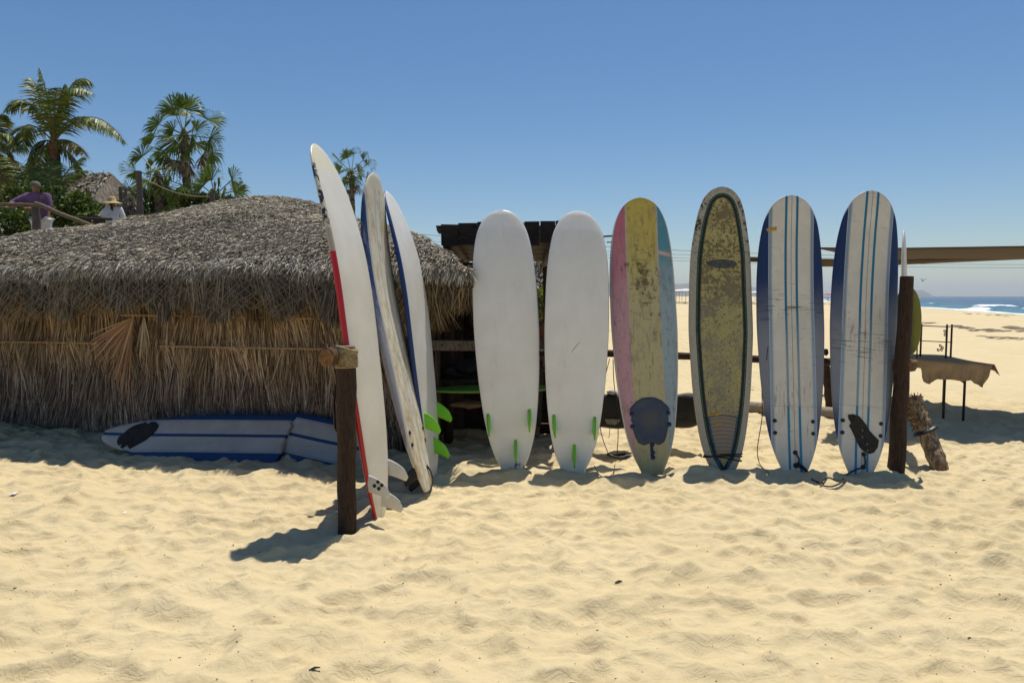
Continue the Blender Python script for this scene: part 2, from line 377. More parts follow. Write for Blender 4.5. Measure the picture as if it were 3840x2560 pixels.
# walls
WALL = [(-1100, 9.6), (-300, 9.1), (0, 8.55), (370, 7.95), (800, 7.45), (1270, 7.10), (1640, 6.95)]
def wall_pt(px, z, out=0):
    Y = np.interp(px, [w[0] for w in WALL], [w[1] for w in WALL])-out
    return np.stack([(px-1920)/F*Y, Y, z+np.zeros_like(Y)], -1)
def hut_walls():
    pxs = np.linspace(-1100, 1640, 60); a = wall_pt(pxs, -.2); b = wall_pt(pxs, 1.9)
    n = len(pxs); V = np.concatenate([a, b])-HO; I = np.arange(2*n).reshape(2, n); q = np.stack([I[:-1, :-1], I[:-1, 1:], I[1:, 1:], I[1:, :-1]], -1).reshape(-1, 4)
    g = G('wall_thatch_base', .95, .1); n1 = g.noise(g.sc(30, 30, 1.5), 2, 5)
    w = mesh_np('wall', V, q, g.out(g.mix(g.ss(n1, .4, .65), (.03, .02, .014), (.20, .14, .085)), None, n1, .02), hut)
    md = w.modifiers.new('thick', 'SOLIDIFY'); md.thickness = .12; md.offset = -1
    br = [(0, (.07, .042, .025)), (.35, (.22, .145, .08)), (.7, (.56, .40, .24)), (1, (.80, .64, .44))]
    dk = [(0, (.045, .03, .024)), (.35, (.16, .115, .085)), (.7, (.46, .35, .26)), (1, (.76, .64, .52))]
    for (z0, z1, L, N, keys, out) in [(1.20, 1.55, .42, 12000, br, .06), (.98, 1.14, .42, 6500, br, .08), (.70, 1.02, .50, 13000, dk, .05), (.35, .72, .45, 12000, dk, .04), (.12, .42, .30, 8000, dk, .06)]:
        px = RNG.uniform(-220, 1560, N); cl = vnoise(px/38, px*0+z0*9, 61)
        z = RNG.uniform(z0, z1, N)
        P = wall_pt(px, z, out+RNG.uniform(-.02, .05, N))
        D = np.stack([RNG.normal(0, .10, N)+.34*cl+.12, RNG.normal(-.05, .07, N), -np.ones(N)], -1)
        LL = L*RNG.uniform(.55, 1.0, N)
        LL = np.minimum(LL, z-.01+0*z) if z0 < .5 else LL
        blades('wall_thatch', P-HO, D, np.stack([np.ones(N), RNG.normal(0, .4, N), np.zeros(N)], -1), LL, RNG.uniform(.005, .013, N),
               ramp(keys, RNG.beta(1.6, 1.6, N))*(.9+.35*cl)[:, None], hut, 0)
    # battens tied across the fronds
    M_CANE = wood('split_cane', (.60, .43, .23), (.36, .23, .11), 0, 8)
    for pts, out in (([(455, 1181), (700, 1184), (960, 1190), (1300, 1196)], .24), ([(600, 1297), (900, 1303), (1200, 1308), (1330, 1309)], .25), ([(-60, 1282), (160, 1283), (372, 1287)], .25)):
        P = []
        for px, py in pts:
            Y = np.interp(px, [w_[0] for w_ in WALL], [w_[1] for w_ in WALL])-out; P.append(at(px, py, Y)-Vector(HO))
        m = MB(); m.tube(curve(P, 18), .016, 6, flat=.6); m.build('batten', M_CANE, hut)
        for k in range(6):
            m = MB(); p = Vector(P[0]).lerp(P[-1], (k+.5)/6); m.tube([p+Vector((0, -.012, .02)), p+Vector((.006, -.02, 0)), p+Vector((0, -.012, -.02))], .005, 5); m.build('tie', M_ROPE, hut)
    # the drooping dry fan leaf
    def fan(px, py, Y, tips, col):
        col = col*1.25; hub = at(px, py, Y)-Vector(HO); P = []; D = []; L = []
        for (tx, ty) in tips:
            for _ in range(2):
                t = at(tx+random.uniform(-9, 9), ty+random.uniform(-60, 15), Y+random.uniform(-.05, .08))-Vector(HO); P.append(hub); D.append(t-hub); L.append((t-hub).length)
        n = len(P); P = np.array(P); D = np.array(D)
        o = blades('dry_fan_leaf', P, D, np.cross(unit(D), [0, 1, 0])+RNG.normal(0, .25, (n, 3)), np.array(L), RNG.uniform(.010, .022, n), col*RNG.uniform(.35, 1.2, (n, 1)), hut, RNG.uniform(-.03, .10, n), kind=None)
        o['label'] = 'reddish dry fan leaf hanging loose'
    tips = [(335+i*9.5, 1330+min(i, 14)*9-max(0, 8-i)*0) for i in range(4)]+[(330+i*9, 1300+i*11) for i in range(17)]+[(420+i*6, 1440+i*3) for i in range(9)]
    fan(500, 1192, 7.55, tips, np.array([.42, .26, .15]))
    fan(540, 1190, 7.50, [(515+i*6, 1325-i*1.5) for i in range(9)], np.array([.36, .29, .19]))
    # net thrown over the eave
    segs = []; stepp = 30
    def surf(px, s):    # s metres from a line up the roof (neg) to hanging down (pos)
        px = np.asarray(px, float)
        v = np.clip(-s, 0, 9); up = roof_pt(px, np.zeros_like(px)); span = roof_pt(px, np.ones_like(px))[..., 1]-up[..., 1]
        A = roof_pt(px, np.clip(v/np.maximum(span, .1), 0, 1), .035); B = up+np.stack([px*0, -.05-.04*np.sin(np.clip(s/.5, 0, 1)*3), -np.clip(s, 0, 9)], -1)
        return np.where((s < 0)[..., None], A, B)
    V = []; Qs = []
    for d in (-1, 1):
        for p0 in np.arange(-700, 2200, 30.0):
            s = np.linspace(-1.3, .52, 46); px = p0+d*(s+.4)*420+4*np.sin(s*9+p0); lim = .30+.22*vnoise(px/120, px*0, 71)
            ok = (px > -60) & (px < 1330) & (s < lim+.05)
            if ok.sum() < 3: continue
            P = surf(px[ok]+9*np.sin(s[ok]*11+p0*.7)+5*vnoise(s[ok]*9, s[ok]*0+p0, 77), s[ok])-HO; P += RNG.normal(0, .004, P.shape); wv = np.array([.0023, 0, .0023*d])
            b = len(V)*0+sum(len(v) for v in V); V.append(np.stack([P-wv, P+wv], 1).reshape(-1, 3)); k = len(P); i = np.arange(k-1)[:, None]*2
            Qs.append(b+i+np.array([[0, 1, 3, 2]]))
    o = mesh_np('net', np.concatenate(V), np.concatenate(Qs), plain('net_wire', (.12, .106, .08), .7, .3, 30, 0), hut, False); o['kind'] = 'stuff'
    o['label'] = 'diamond mesh net holding the thatch down'
hut_walls()
# right end of the hut: shaggy corner, square net and broken fronds
def hut_corner():
    N = 2600; px = RNG.uniform(1545, 1768, N); Y = 6.45+RNG.uniform(0, .35, N); z = RNG.uniform(1.72, 1.90, N)
    P = np.stack([(px-1920)/F*Y, Y, z], -1)
    D = np.stack([RNG.normal(0, .35, N), RNG.normal(0, .2, N), -np.ones(N)], -1)
    blades('eave_thatch', P-HO, D, np.stack([np.ones(N), RNG.normal(0, .5, N), np.zeros(N)], -1), RNG.uniform(.1, .42, N)*np.where(px < 1620, 1.3, .8), RNG.uniform(.005, .012, N),
           ramp([(0, (.05, .03, .015)), (.5, (.20, .14, .07)), (1, (.40, .31, .18))], RNG.uniform(0, 1, N)), hut, .1)
    m = MB()
    for i in range(6): x = 1680+i*17; m.tube([at(x, 1035, 6.55)-Vector(HO), at(x+4, 1120, 6.5)-Vector(HO)], .0022, 4)
    for j in range(6): y = 1040+j*17; m.tube([at(1676, y, 6.53)-Vector(HO), at(1770, y+2, 6.53)-Vector(HO)], .0022, 4)
    m.build('square_net', M_ROPE, hut)
hut_corner()
# ------------------------------------------------------------------ plank stall behind the white boards
stall = tag(empty('plank_stall', (-.1, 8.6, 0)), 'dark open stall of rough planks behind the two white surfboards', 'stall'); SO = Vector((-.1, 8.6, 0))
SX0, SX1 = -.75, .56
k = 0; x = SX0
while x < SX1:      # fascia boards
    w = random.uniform(.15, .21); m = MB(); h = .24+random.uniform(-.02, .025)
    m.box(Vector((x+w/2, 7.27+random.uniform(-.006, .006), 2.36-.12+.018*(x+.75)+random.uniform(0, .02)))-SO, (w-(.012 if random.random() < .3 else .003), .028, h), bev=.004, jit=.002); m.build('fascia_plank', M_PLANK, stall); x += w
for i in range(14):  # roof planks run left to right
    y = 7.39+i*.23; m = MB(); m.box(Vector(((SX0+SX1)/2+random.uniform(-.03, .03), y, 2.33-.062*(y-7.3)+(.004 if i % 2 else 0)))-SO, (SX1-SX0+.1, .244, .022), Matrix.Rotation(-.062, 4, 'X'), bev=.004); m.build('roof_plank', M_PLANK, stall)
for xx in (SX0+.08, SX1-.08):
    m = MB(); m.tube([Vector((xx, 8.9, 2.15))-SO+Vector((0, 1.5, -.08)), Vector((xx, 7.32, 2.22))-SO], .045, 8, wob=.05); m.build('rafter', M_POST, stall)
for xx, yy, h in ((SX0+.05, 7.42, 2.2), (SX1-.05, 7.42, 2.2), (SX0+.05, 10.35, 2.05), (SX1-.05, 10.35, 2.05)):
    m = MB(); m.tube([Vector((xx, yy, -.25))-SO, Vector((xx+.02, yy, h*.5))-SO, Vector((xx, yy, h))-SO], [.055, .05, .048], 10, wob=.03); m.build('post', M_POST, stall)
x = -.98
while x < .02:      # back wall of upright planks
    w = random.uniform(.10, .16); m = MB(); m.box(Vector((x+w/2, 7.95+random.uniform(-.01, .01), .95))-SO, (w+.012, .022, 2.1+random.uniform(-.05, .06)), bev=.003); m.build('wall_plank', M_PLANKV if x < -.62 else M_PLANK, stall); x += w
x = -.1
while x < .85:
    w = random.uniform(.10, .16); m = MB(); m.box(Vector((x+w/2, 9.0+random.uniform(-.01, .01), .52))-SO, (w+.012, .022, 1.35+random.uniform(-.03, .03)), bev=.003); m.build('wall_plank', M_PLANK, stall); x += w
for j in range(6):  # low front boarding of the counter
    m = MB(); m.box(Vector((.24, 7.82+random.uniform(-.008, .008), .07+j*.125))-SO, (.95+random.uniform(-.03, .03), .024, .118), bev=.003); m.build('counter_plank', M_PLANK, stall)
m = MB(); m.box(Vector((.2, 8.0, .80))-SO, (1.1, .42, .03), bev=.005); m.build('counter_top', M_PLANK, stall)
# the drilled plank across the stall
m = MB(); m.box((0, 0, 0), (1.35, .035, .105), bev=.006); pl = m.build('drilled_plank', M_GREYWOOD); pl.location = at(1800, 1296, 6.86); pl.rotation_euler = (0, .01, .02)
tag(pl, 'horizontal brown plank with drilled holes under the hut eave', 'plank')
for i in range(7):
    m = MB(); m.tube([(-.55+i*.17, -.0185, .005), (-.55+i*.17, -.021, .005)], .011, 10); m.build('hole', M_BLACK, pl)
# sign
m = MB(); m.box((0, 0, 0), (.17, .014, .062), bev=.003); sg = m.build('wooden_sign', plain('sign_paint', (.20, .17, .12), .8, .25, 25, .002)); sg.location = at(1678, 1148, 6.9); sg.rotation_euler = (0, R(2), 0)
tag(sg, 'small pale wooden sign with faded letters below the hut eave', 'sign')
tx = bpy.data.curves.new('lettering', 'FONT'); tx.body = 'URF'; tx.size = .052; tx.extrude = .001; to0 = bpy.data.objects.new('lettering_text', tx); tx.materials.append(M_BLACK); COL.objects.link(to0); bpy.context.view_layer.update(); tme = bpy.data.meshes.new_from_object(to0.evaluated_get(bpy.context.evaluated_depsgraph_get())); bpy.data.objects.remove(to0); to = bpy.data.objects.new('lettering', tme); COL.objects.link(to); to.parent = sg
to.location = (-.012, -.009, -.019); to.rotation_euler = (math.pi/2, 0, 0)
# things stored in the stall
def lumps(name, label, cat, px, py, Y, size, mat, seed):
    v = []; n, k = 18, 12; rr = random.Random(seed); ph = [rr.uniform(0, 6) for _ in range(6)]
    for j in range(k+1):
        th = math.pi*j/k
        for i in range(n):
            a = 2*math.pi*i/n; r = 1+.13*math.sin(3*a+ph[0]+2*th)+.09*math.sin(5*a+ph[1])+.08*math.sin(4*th+ph[2]+a)
            v.append((size[0]*r*math.sin(th)*math.cos(a), size[1]*r*math.sin(th)*math.sin(a), size[2]*(r*math.cos(th)+1)))
    f = [(j*n+i, j*n+(i+1) % n, (j+1)*n+(i+1) % n, (j+1)*n+i) for j in range(k) for i in range(n)]
    m = MB(); m.add(v, f, True); o = m.build(name, mat); o.location = at(px, py, Y); tag(o, label, cat); return o
M_DRK = plain('dark_bundle_cloth', (.02, .02, .022), .8, .4, 9, .01)
tbm = wood('work_bench_wood', (.10, .075, .05), (.04, .03, .02), 0)
bench = tag(empty('work_bench', gnd(1790, 1700)), 'dark work bench inside the shaded stall left of the first white board', 'bench')
m = MB(); m.box((-.05, .55, .70), (.95, .5, .03), bev=.005); m.build('bench_top', tbm, bench)
for dx in (-.45, .35):
    for dy in (.38, .74): m = MB(); m.box((dx, dy, .33), (.06, .06, .72), bev=.006); m.build('leg', tbm, bench)
lumps('cloth_bundle', 'crumpled dark bundle on the bench behind the drilled plank', 'bundle', 1760, 1405, 7.35, (.15, .12, .085), M_DRK, 3)
lumps('bag', 'small dark bag heaped at the left of the work bench', 'bag', 1680, 1412, 7.3, (.10, .10, .06), M_DRK, 5)
# ------------------------------------------------------------------ surfboards
PROF = [(0, .30), (.02, .37), (.07, .55), (.15, .73), (.27, .87), (.4, .955), (.55, 1.0), (.68, .99), (.78, .95), (.887, .83), (.958, .60), (.987, .36), (1, 0.0)]
def pchip(xs, ys, q):
    xs = np.array(xs, float); ys = np.array(ys, float); h = np.diff(xs); d = np.diff(ys)/h; m = np.zeros(len(xs))
    for i in range(1, len(xs)-1):
        if d[i-1]*d[i] > 0: w1 = 2*h[i]+h[i-1]; w2 = h[i]+2*h[i-1]; m[i] = (w1+w2)/(w1/d[i-1]+w2/d[i])
    m[0] = d[0]; m[-1] = d[-1]; q = np.asarray(q, float); i = np.clip(np.searchsorted(xs, q)-1, 0, len(h)-1); t = (q-xs[i])/h[i]
    return (2*t**3-3*t**2+1)*ys[i]+(t**3-2*t**2+t)*h[i]*m[i]+(-2*t**3+3*t**2)*ys[i+1]+(t**3-t**2)*h[i]*m[i+1]
class Board:
    def __init__(s, label, base, top, xdir, W_, T, deck, mat, rock=.10, prof=PROF, t0=0, t1=1, group=None, tailrock=.02, jag=0, name='surfboard', L=None):
        s.W = W_; s.T = T; s.deck = deck; s.rock = rock; s.tr = tailrock; s.prof = prof
        top = Vector(top); zz_ = (top-Vector(base)).normalized(); xx_ = Vector(xdir); xx_ = (xx_-zz_*xx_.dot(zz_)).normalized()
        if t0 == 0 and t1 == 1: top = top-zz_.cross(xx_)*(deck*rock)     # the nose curves forward: the axis aims short of it
        z = Vector(top)-Vector(base); s.L = L or z.length/(t1-t0); z.normalize(); x = Vector(xdir); x = (x-z*x.dot(z)).normalized(); y = z.cross(x)
        M = Matrix((x, y, z)).transposed().to_4x4(); M.translation = Vector(base)-z*(t0*s.L)
        s.root = tag(empty(name, mat=M), label, 'surfboard', group); s.M = M
        n = 36; k = 110; tt = t0+(t1-t0)*(.5-.5*np.cos(np.linspace(0, 1, k)*math.pi))
        if t0 > 0 or t1 < 1: tt = np.linspace(t0, t1, k)
        an = np.linspace(0, 2*math.pi, n, endpoint=False)
        w = s.hw(tt); th = s.th(tt); c = np.cos(an); sn = np.sin(an)
        Xc = np.sign(c)*np.abs(c)**.72; Yc = np.sign(sn)*np.abs(sn)**.80
        Xg = w[:, None]*Xc[None]; Yg = th[:, None]/2*Yc[None]+s.rk(tt)[:, None]; Zg = np.repeat(tt[:, None]*s.L, n, 1)
        if jag:
            e = (t1 if jag > 0 else t0)*s.L; f = np.clip(1-np.abs(Zg-e)/.08, 0, 1); Zg = Zg+f*(.02*np.sin(Xg*40)+.012*np.sin(Xg*97+Yg*80))
        V = np.stack([Xg, Yg, Zg], -1).reshape(-1, 3)
        I = np.arange(k*n).reshape(k, n); J = np.roll(I, -1, 1); q = np.stack([I[:-1], J[:-1], J[1:], I[1:]], -1).reshape(-1, 4)
        # end caps: middle points
        cap = []
        for row, zz in ((0, tt[0]*s.L), (k-1, tt[-1]*s.L)):
            ci = len(V); V = np.vstack([V, [0, float(s.rk(tt[row:row+1])[0]), V[row*n:(row+1)*n, 2].mean()-(.012 if row == 0 and t0 == 0 else 0)]])
            for i in range(0, n, 2):
                a, b, d = row*n+i, row*n+(i+1) % n, row*n+(i+2) % n; cap.append((ci, d, b, a) if row == 0 else (ci, a, b, d))
        side = np.concatenate([(np.repeat(sn[None]*(1 if deck > 0 else -1), k, 0)).ravel(), [0, 0]]); sx = np.concatenate([np.repeat(Xc[None], k, 0).ravel(), [0, 0]])
        V_ = V.copy(); tv = V_[:, 2]/s.L
        s.body = mesh_np('board_body', V, np.concatenate([q, np.array(cap)]), mat, s.root, attrs={'side': side, 'sx': sx, 'tt': tv})
    def hw(s, t): return np.sqrt(np.maximum(pchip([p[0] for p in s.prof], [p[1]**2 for p in s.prof], t), 0))*s.W/2+.0005
    def th(s, t): return s.T*np.interp(t, [0, .06, .25, .5, .75, .92, .985, 1], [.45, .62, .9, 1, .95, .66, .36, .12])
    def rk(s, t): return s.deck*(s.rock*np.clip((np.asarray(t)-.55)/.45, 0, 1)**2.2+s.tr*np.clip((.25-np.asarray(t))/.25, 0, 1)**2)
    def sy(s, x, z, face=-1):
        """y of the surface on the camera side (face -1) or far side"""
        t = np.clip(np.asarray(z)/s.L, 0, 1); w = s.hw(t); c = np.clip(np.abs(x)/w, 0, .999)**(1/.72); sn = np.sqrt(1-c*c)
        return s.rk(t)+face*s.th(t)/2*sn**.80
    def pt(s, x, z, off=0, face=-1): return Vector((x, float(s.sy(x, z, face))+face*off, z))
    def fin(s, x, z0, chord, depth, mat, toe=0, face=-1, thick=.011, sweep=.9, label=None, cant=0, blunt=1):
        n = 9; V = []
        for i in range(n):
            u = i/(n-1); zc_lead = z0+chord*(1-u**1.5*(.75+.1*sweep)); zt = z0+chord*(.0-.55*sweep*u**1.2)+(.0)
            ln = max(zc_lead-zt, .004)*(1 if u < .99 else .5)
            if u > .8: mid = (zc_lead+zt)/2; ln *= math.sqrt(max(.05, 1-((u-.8)/.2)**2)); zt = mid-ln/2
            th = thick*(1-.55*u)*(1 if u < .95 else .6)
            for k in range(10):
                a = 2*math.pi*k/10; V.append(Vector((math.copysign(abs(math.cos(a))**blunt, math.cos(a))*th/2, 0, 0)) + Vector((cant*u, face*(u*depth), zt+ln*(.5+.5*math.copysign(abs(math.sin(a))**blunt, math.sin(a))))))
        o = MB(); m_ = 10
        b = s.pt(x, z0+chord/2, -.006, face); Rm = Matrix.Rotation(toe, 4, 'Y')
        P = [Rm @ (v-Vector((0, 0, z0+chord/2))) + Vector((b.x, b.y, z0+chord/2)) for v in V]
        f = [(i*m_+k, i*m_+(k+1) % m_, (i+1)*m_+(k+1) % m_, (i+1)*m_+k) for i in range(n-1) for k in range(m_)]
        o.add(P, f, True); o.add(P[-m_:], [tuple(range(m_))])
        ob = o.build('fin', mat, s.root)
        if label: ob['label'] = label
        return ob
    def disc(s, name, x, z, r, mat, h=.006, rz=None, face=-1, parent=None):
        rz = rz or r; n = 16; V = []
        for rr, hh in ((1, -.004), (1, h*.7), (.85, h), (.01, h)):
            for k in range(n):
                a = 2*math.pi*k/n; V.append(s.pt(x+rr*r*math.cos(a), z+rr*rz*math.sin(a), hh, face))
        f = [(i*n+k, i*n+(k+1) % n, (i+1)*n+(k+1) % n, (i+1)*n+k) for i in range(3) for k in range(n)]
        o = MB(); o.add(V, f, True); return o.build(name, mat, parent or s.root)
    def patch(s, name, poly, mat, h=.004, face=-1, rings=8, sub=3):
        P = []
        for i in range(len(poly)):
            a, b = poly[i], poly[(i+1) % len(poly)]
            for j in range(sub): P.append((a[0]+(b[0]-a[0])*j/sub, a[1]+(b[1]-a[1])*j/sub))
        cx = sum(p[0] for p in P)/len(P); cz = sum(p[1] for p in P)/len(P); n = len(P); V = []
        for r in range(rings+1):
            u = r/rings
            for p in P: V.append(s.pt(cx+(p[0]-cx)*max(u, .01), cz+(p[1]-cz)*max(u, .01), h, face))
        for p in P: V.append(s.pt(p[0], p[1], -.004, face))
        f = [(i*n+k, i*n+(k+1) % n, (i+1)*n+(k+1) % n, (i+1)*n+k) for i in range(rings+1) for k in range(n)]
        o = MB(); o.add(V, f, True); ob = o.build(name, mat, s.root); return ob
    def line(s, name, pts, r, mat, off=.004, n=30, face=-1):
        P = curve([(x, 0, z) for x, z in pts], n); o = MB(); o.tube([s.pt(p.x, p.z, off, face) for p in P], r, 8); return o.build(name, mat, s.root)
def base_top(bx, by, tx, ty, Y0, Y1):
    """tail centre on the sand, nose tip"""
    return at(bx, by, Y0), at(tx, ty, Y1)
def grime(g, col, tt, amt=1, seed=0):
    """streaks and scuffs of wear"""
    n1 = g.noise(g.sc(22, 22, 3, off=(seed, 0, 0)), 1.3, 6, .72); n2 = g.noise(g.sc(1, 1, .6, off=(0, seed, seed)), 9, 5, .7); n3 = g.noise(g.sc(4, 4, 30, off=(seed, seed, 0)), 1.6, 4, .7)
    col = g.mix(g.ss(n1, .58, .72)*(.45*amt), col, (.20, .17, .12)); col = g.mix(g.ss(n2, .52, .75)*(.4*amt), col, (.34, .29, .22)); col = g.mix(g.ss(n3, .62, .72)*(.35*amt), col, (.14, .12, .10))
    return col, n1
def mat_foamtop(name, rail, scuff=0):
    """white bottom, coloured rail"""
    g = G(name, .26, .5); sd = g.attr('side'); x, y, z = g.sep(); n = g.noise(scale=3, detail=4); c = g.mix(g.ss(n, .35, .7), (.76, .745, .69), (.82, .81, .76))
    sm = g.noise(g.sc(3, 3, .7), 2.2, 5, .7); c = g.mix(g.ss(sm, .52, .8)*.35, c, (.47, .43, .35))
    n2 = g.noise(scale=16, detail=5, rough=.7)
    if scuff: 
        spot = g.ss(((x-.055)*(x-.055)+(z-.05)*(z-.05)*1.2), .006, .0005); c = g.mix(spot*g.ss(n2, .50, .56), c, (.05, .045, .04))
        c = g.mix(g.ss(z, .10, .02)*g.ss(n2, .44, .6)*.7, c, (.30, .27, .22))
    c = g.mix(g.ss(sd, -.22, -.17), c, rail)
    return g.out(c, None, n2, .0008)
GREEN_FIN = plain('green_fin_plastic', (.17, .56, .02), .3, .08, 8, 0, .5)
WHITE_FIN = plain('white_fin_plastic', (.62, .60, .53), .35, .06, 10, 0, .5)
NAVY = (.008, .022, .10)
gA = 'surfboards leaning along the long rail'
def front(label, b, t, W_, mat, deck, T=.075, rock=.11, Y0=6.15, Y1=6.52, **k):
    B0, T0 = base_top(b[0], b[1]+6, t[0], t[1], Y0, Y1)
    return Board(label, B0, T0, (1, 0, 0), W_, T, deck, mat, rock, group=gA, **k)
PXM = 2560/6.33
# first white board
b1 = front('plain white surfboard', (1924, 1766), (1878, 790), .615, mat_foamtop('white_board_scuffed', NAVY, 1), 1, Y0=6.24, Y1=6.62)
b1.root['label'] = 'plain white surfboard with green fins and a black scuff at its tail, before the stall'
b2 = front('plain white surfboard with green fins and clean tail, left of the pink and yellow board', (2150, 1778), (2167, 794), .60, mat_foamtop('white_board_clean', NAVY), 1, Y0=6.17, Y1=6.56)
for b, d in ((b1, ((-.205, .245, -.02), (.175, .27, .05), (.035, -.005, .04))), (b2, ((-.19, .245, -.06), (.18, .235, .03), (.0, -.02, 0)))):
    for x, z, toe in d: b.fin(x, z+.165, .155 if True else 0, .11, GREEN_FIN, toe, thick=.038, blunt=.55)
m = MB(); P = [b2.pt(x, z, .0008) for x, z in ((-.045, 1.13), (-.01, 1.18), (.03, 1.235))]; m.tube(P, [.001, .0022, .001], 5); m.build('scratch', M_BLACK, b2.root)
# pink, yellow and blue board
def mat_pastel():
    g = G('pastel_board', .55, .35); x, y, z = g.sep(); tt = g.attr('tt'); sd = g.attr('side')
    fade = g.ss(tt+(g.noise(scale=4, detail=5)-.5)*.25, .55, .93)
    pink = g.mix(fade, (.52, .30, .335), (.46, .13, .205)); yel = g.mix(fade, (.47, .42, .23), (.47, .39, .085)); tea = g.mix(fade, (.30, .39, .43), (.05, .24, .34))
    stripe = g.band(z+x*.22, 2.10, .018, .004); tea = g.mix(stripe*.9, tea, (.60, .42, .38))
    gl = (.42, .40, .35)
    wx_ = x+(g.noise(g.sc(6, 6, 2), 3, 4)-.5)*.03; c = g.mix(g.ss(wx_, -.150, -.136), pink, yel); c = g.mix(g.ss(wx_, .144, .160), c, tea)
    lf = g.ss(tt, .45, .75)*.9+.1; c = g.mix(g.band(x, -.142, .007)*lf, c, gl); c = g.mix(g.band(x, .152, .007)*lf, c, gl)
    n = g.noise(g.sc(16, 16, 9), 1.6, 7, .75); nn = g.noise(g.sc(7, 7, 26), 1.4, 6, .75)
    mid = g.band(tt, .70, .05, .18); mx = g.band(x, .02, .10, .14)
    c = g.mix(g.ss(n*.6+nn*.4+mid*mx*.19-.02, .53, .63)*.92, c, (.10, .075, .03))
    n2 = g.noise(g.sc(30, 30, 5), 1.2, 6, .75); c = g.mix(g.ss(n2, .50, .66)*.6, c, (.16, .13, .10)); n4 = g.noise(scale=7, detail=7, rough=.8); c = g.mix(g.ss(n4, .5, .72)*.5, c, (.24, .19, .12)); c = g.mix(g.ss(n4, .70, .74)*.9, c, (.04, .03, .025))
    c = g.mix(g.ss(tt, .22, .05)*.45, c, (.36, .31, .14))
    c = g.mix(g.ss(sd, .38, .28), c, (.62, .60, .55))
    return g.out(c, None, n, .002)
b3 = front('worn pink, yellow and blue striped surfboard with a dark blue tail pad', (2446, 1772), (2399, 743), .625, mat_pastel(), -1, Y0=6.17, Y1=6.55)
g = G('blue_pad', .6, .3); x, y, z = g.sep(); a = g.m('SINE', (x+z)*900.0); b_ = g.m('SINE', (x-z)*900.0); n = g.noise(scale=12, detail=4)
c = g.mix(g.ss(a*b_, -.1, .5), (.05, .07, .13), (.19, .235, .30)); c = g.mix(g.ss(x*x+(z-.50)*(z-.50)+(n-.5)*.012, .012, .002)*.75, c, (.16, .16, .155)); c = g.mix(g.ss(n, .45, .65)*.5, c, (.15, .165, .18)); M_PAD = g.out(c, None, a*b_, .002)
zc = .47
b3.patch('tail_pad', [(x*.98, z+zc) for x, z in ((0, .235), (.06, .23), (.12, .20), (.172, .15), (.190, .12), (.172, .095), (.172, .05), (.178, .03), (.165, .0), (.170, -.04), (.158, -.08), (.145, -.13), (.12, -.18), (.07, -.205), (.015, -.185), (-.015, -.185), (-.07, -.205), (-.12, -.18), (-.145, -.13), (-.158, -.08), (-.170, -.04), (-.165, .0), (-.178, .03), (-.172, .05), (-.172, .095), (-.190, .12), (-.172, .15), (-.12, .20), (-.06, .23))], M_PAD, .005)
M_NAVYP = plain('navy_plug', (.008, .016, .07), .35, .2, 30, 0)
for x, z in ((-.165, .555), (.170, .555), (-.165, .44), (.175, .45)): b3.disc('fin_screw', x, z, .0215, M_NAVYP, .009)
for z in (.27, .20, .155): b3.disc('leash_plug', .008, z, .021, M_NAVYP, .009)
b3.patch('plug_bar', [(-.012, .17), (.014, .17), (.014, .27), (-.012, .27)], M_NAVYP, .006)
m = MB(); m.add([b3.pt(-.145, 2.06, .0), b3.pt(-.13, 2.06, .0)], []);
# brown mottled board
def mat_mottle():
    g = G('mottled_board', .75, .25); x, y, z = g.sep(); tt = g.attr('tt'); sd = g.attr('side'); ax = x.abs()
    # inner panel outline follows the board, drawn in fractions of its half width
    hw = g.attr('inset')
    n = g.noise(scale=38, detail=7, rough=.78); n2 = g.noise(scale=60, detail=4, rough=.8); big = g.noise(scale=5, detail=5, rough=.7)
    edge = g.mix(g.ss(n, .5, .7)*.6, (.38, .36, .295), (.16, .135, .095))
    spl = g.ss(n*.62+big*.38+g.ss(tt, .55, .62)*.02-g.ss(tt, .55, .42)*.03, .49, .545); f2 = g.ss(n2*.5+big*.5, .46, .54)
    bro = g.mix(g.ss(big, .4, .6), (.075, .052, .024), (.14, .115, .065))
    pan = g.mix(spl*.9, (.40, .355, .155), bro); low = g.ss(tt, .75, .45)
    pan = g.mix(low*f2*.8, pan, (.26, .235, .17)); fleck = g.ss(n2, .55, .62)*g.ss(tt, .62, .35); pan = g.mix(fleck*.8, pan, (.07, .06, .04))
    dg = g.mix(g.ss(n2, .5, .7)*.5, (.012, .026, .020), (.085, .085, .06))
    c = g.mix(g.ss(hw+(n-.5)*.015, .064, .078), edge, dg); c = g.mix(g.band(hw, .066, .005, .002), c, (.015, .07, .06)); c = g.mix(g.ss(hw+(n-.5)*.022, .098, .112), c, pan)
    blk = g.ss(hw, .075, .03)*g.ss(n*.6+big*.4, .50, .54)*g.ss(tt, .66, .84); c = g.mix(blk, c, (.03, .024, .016))
    c = g.mix(g.ss(sd, .2, .1), c, (.42, .38, .28))
    return g.out(c, None, n+n2*.5, .004)
b4 = front('brown and yellow mottled old surfboard with a dark green border', (2710, 1770), (2709, 702), .61, mat_mottle(), -1, Y0=6.20, Y1=6.60, prof=[(0, .30), (.02, .40), (.07, .58), (.15, .74), (.27, .88), (.4, .96), (.5, 1.0), (.62, .98), (.74, .945), (.86, .815), (.954, .59), (.985, .37), (1, 0.0)])
me = b4.body.data; n = len(me.vertices); cc = np.zeros(n*3, 'f4'); me.vertices.foreach_get('co', cc); cc = cc.reshape(-1, 3)
tt = np.clip(cc[:, 2]/b4.L, 0, 1); ot = np.linspace(.0, 1, 500); ol = np.stack([b4.hw(ot), ot*b4.L], -1); ins = np.array([np.min(np.hypot(abs(p[0])-ol[:, 0], p[2]-ol[:, 1])) for p in cc])
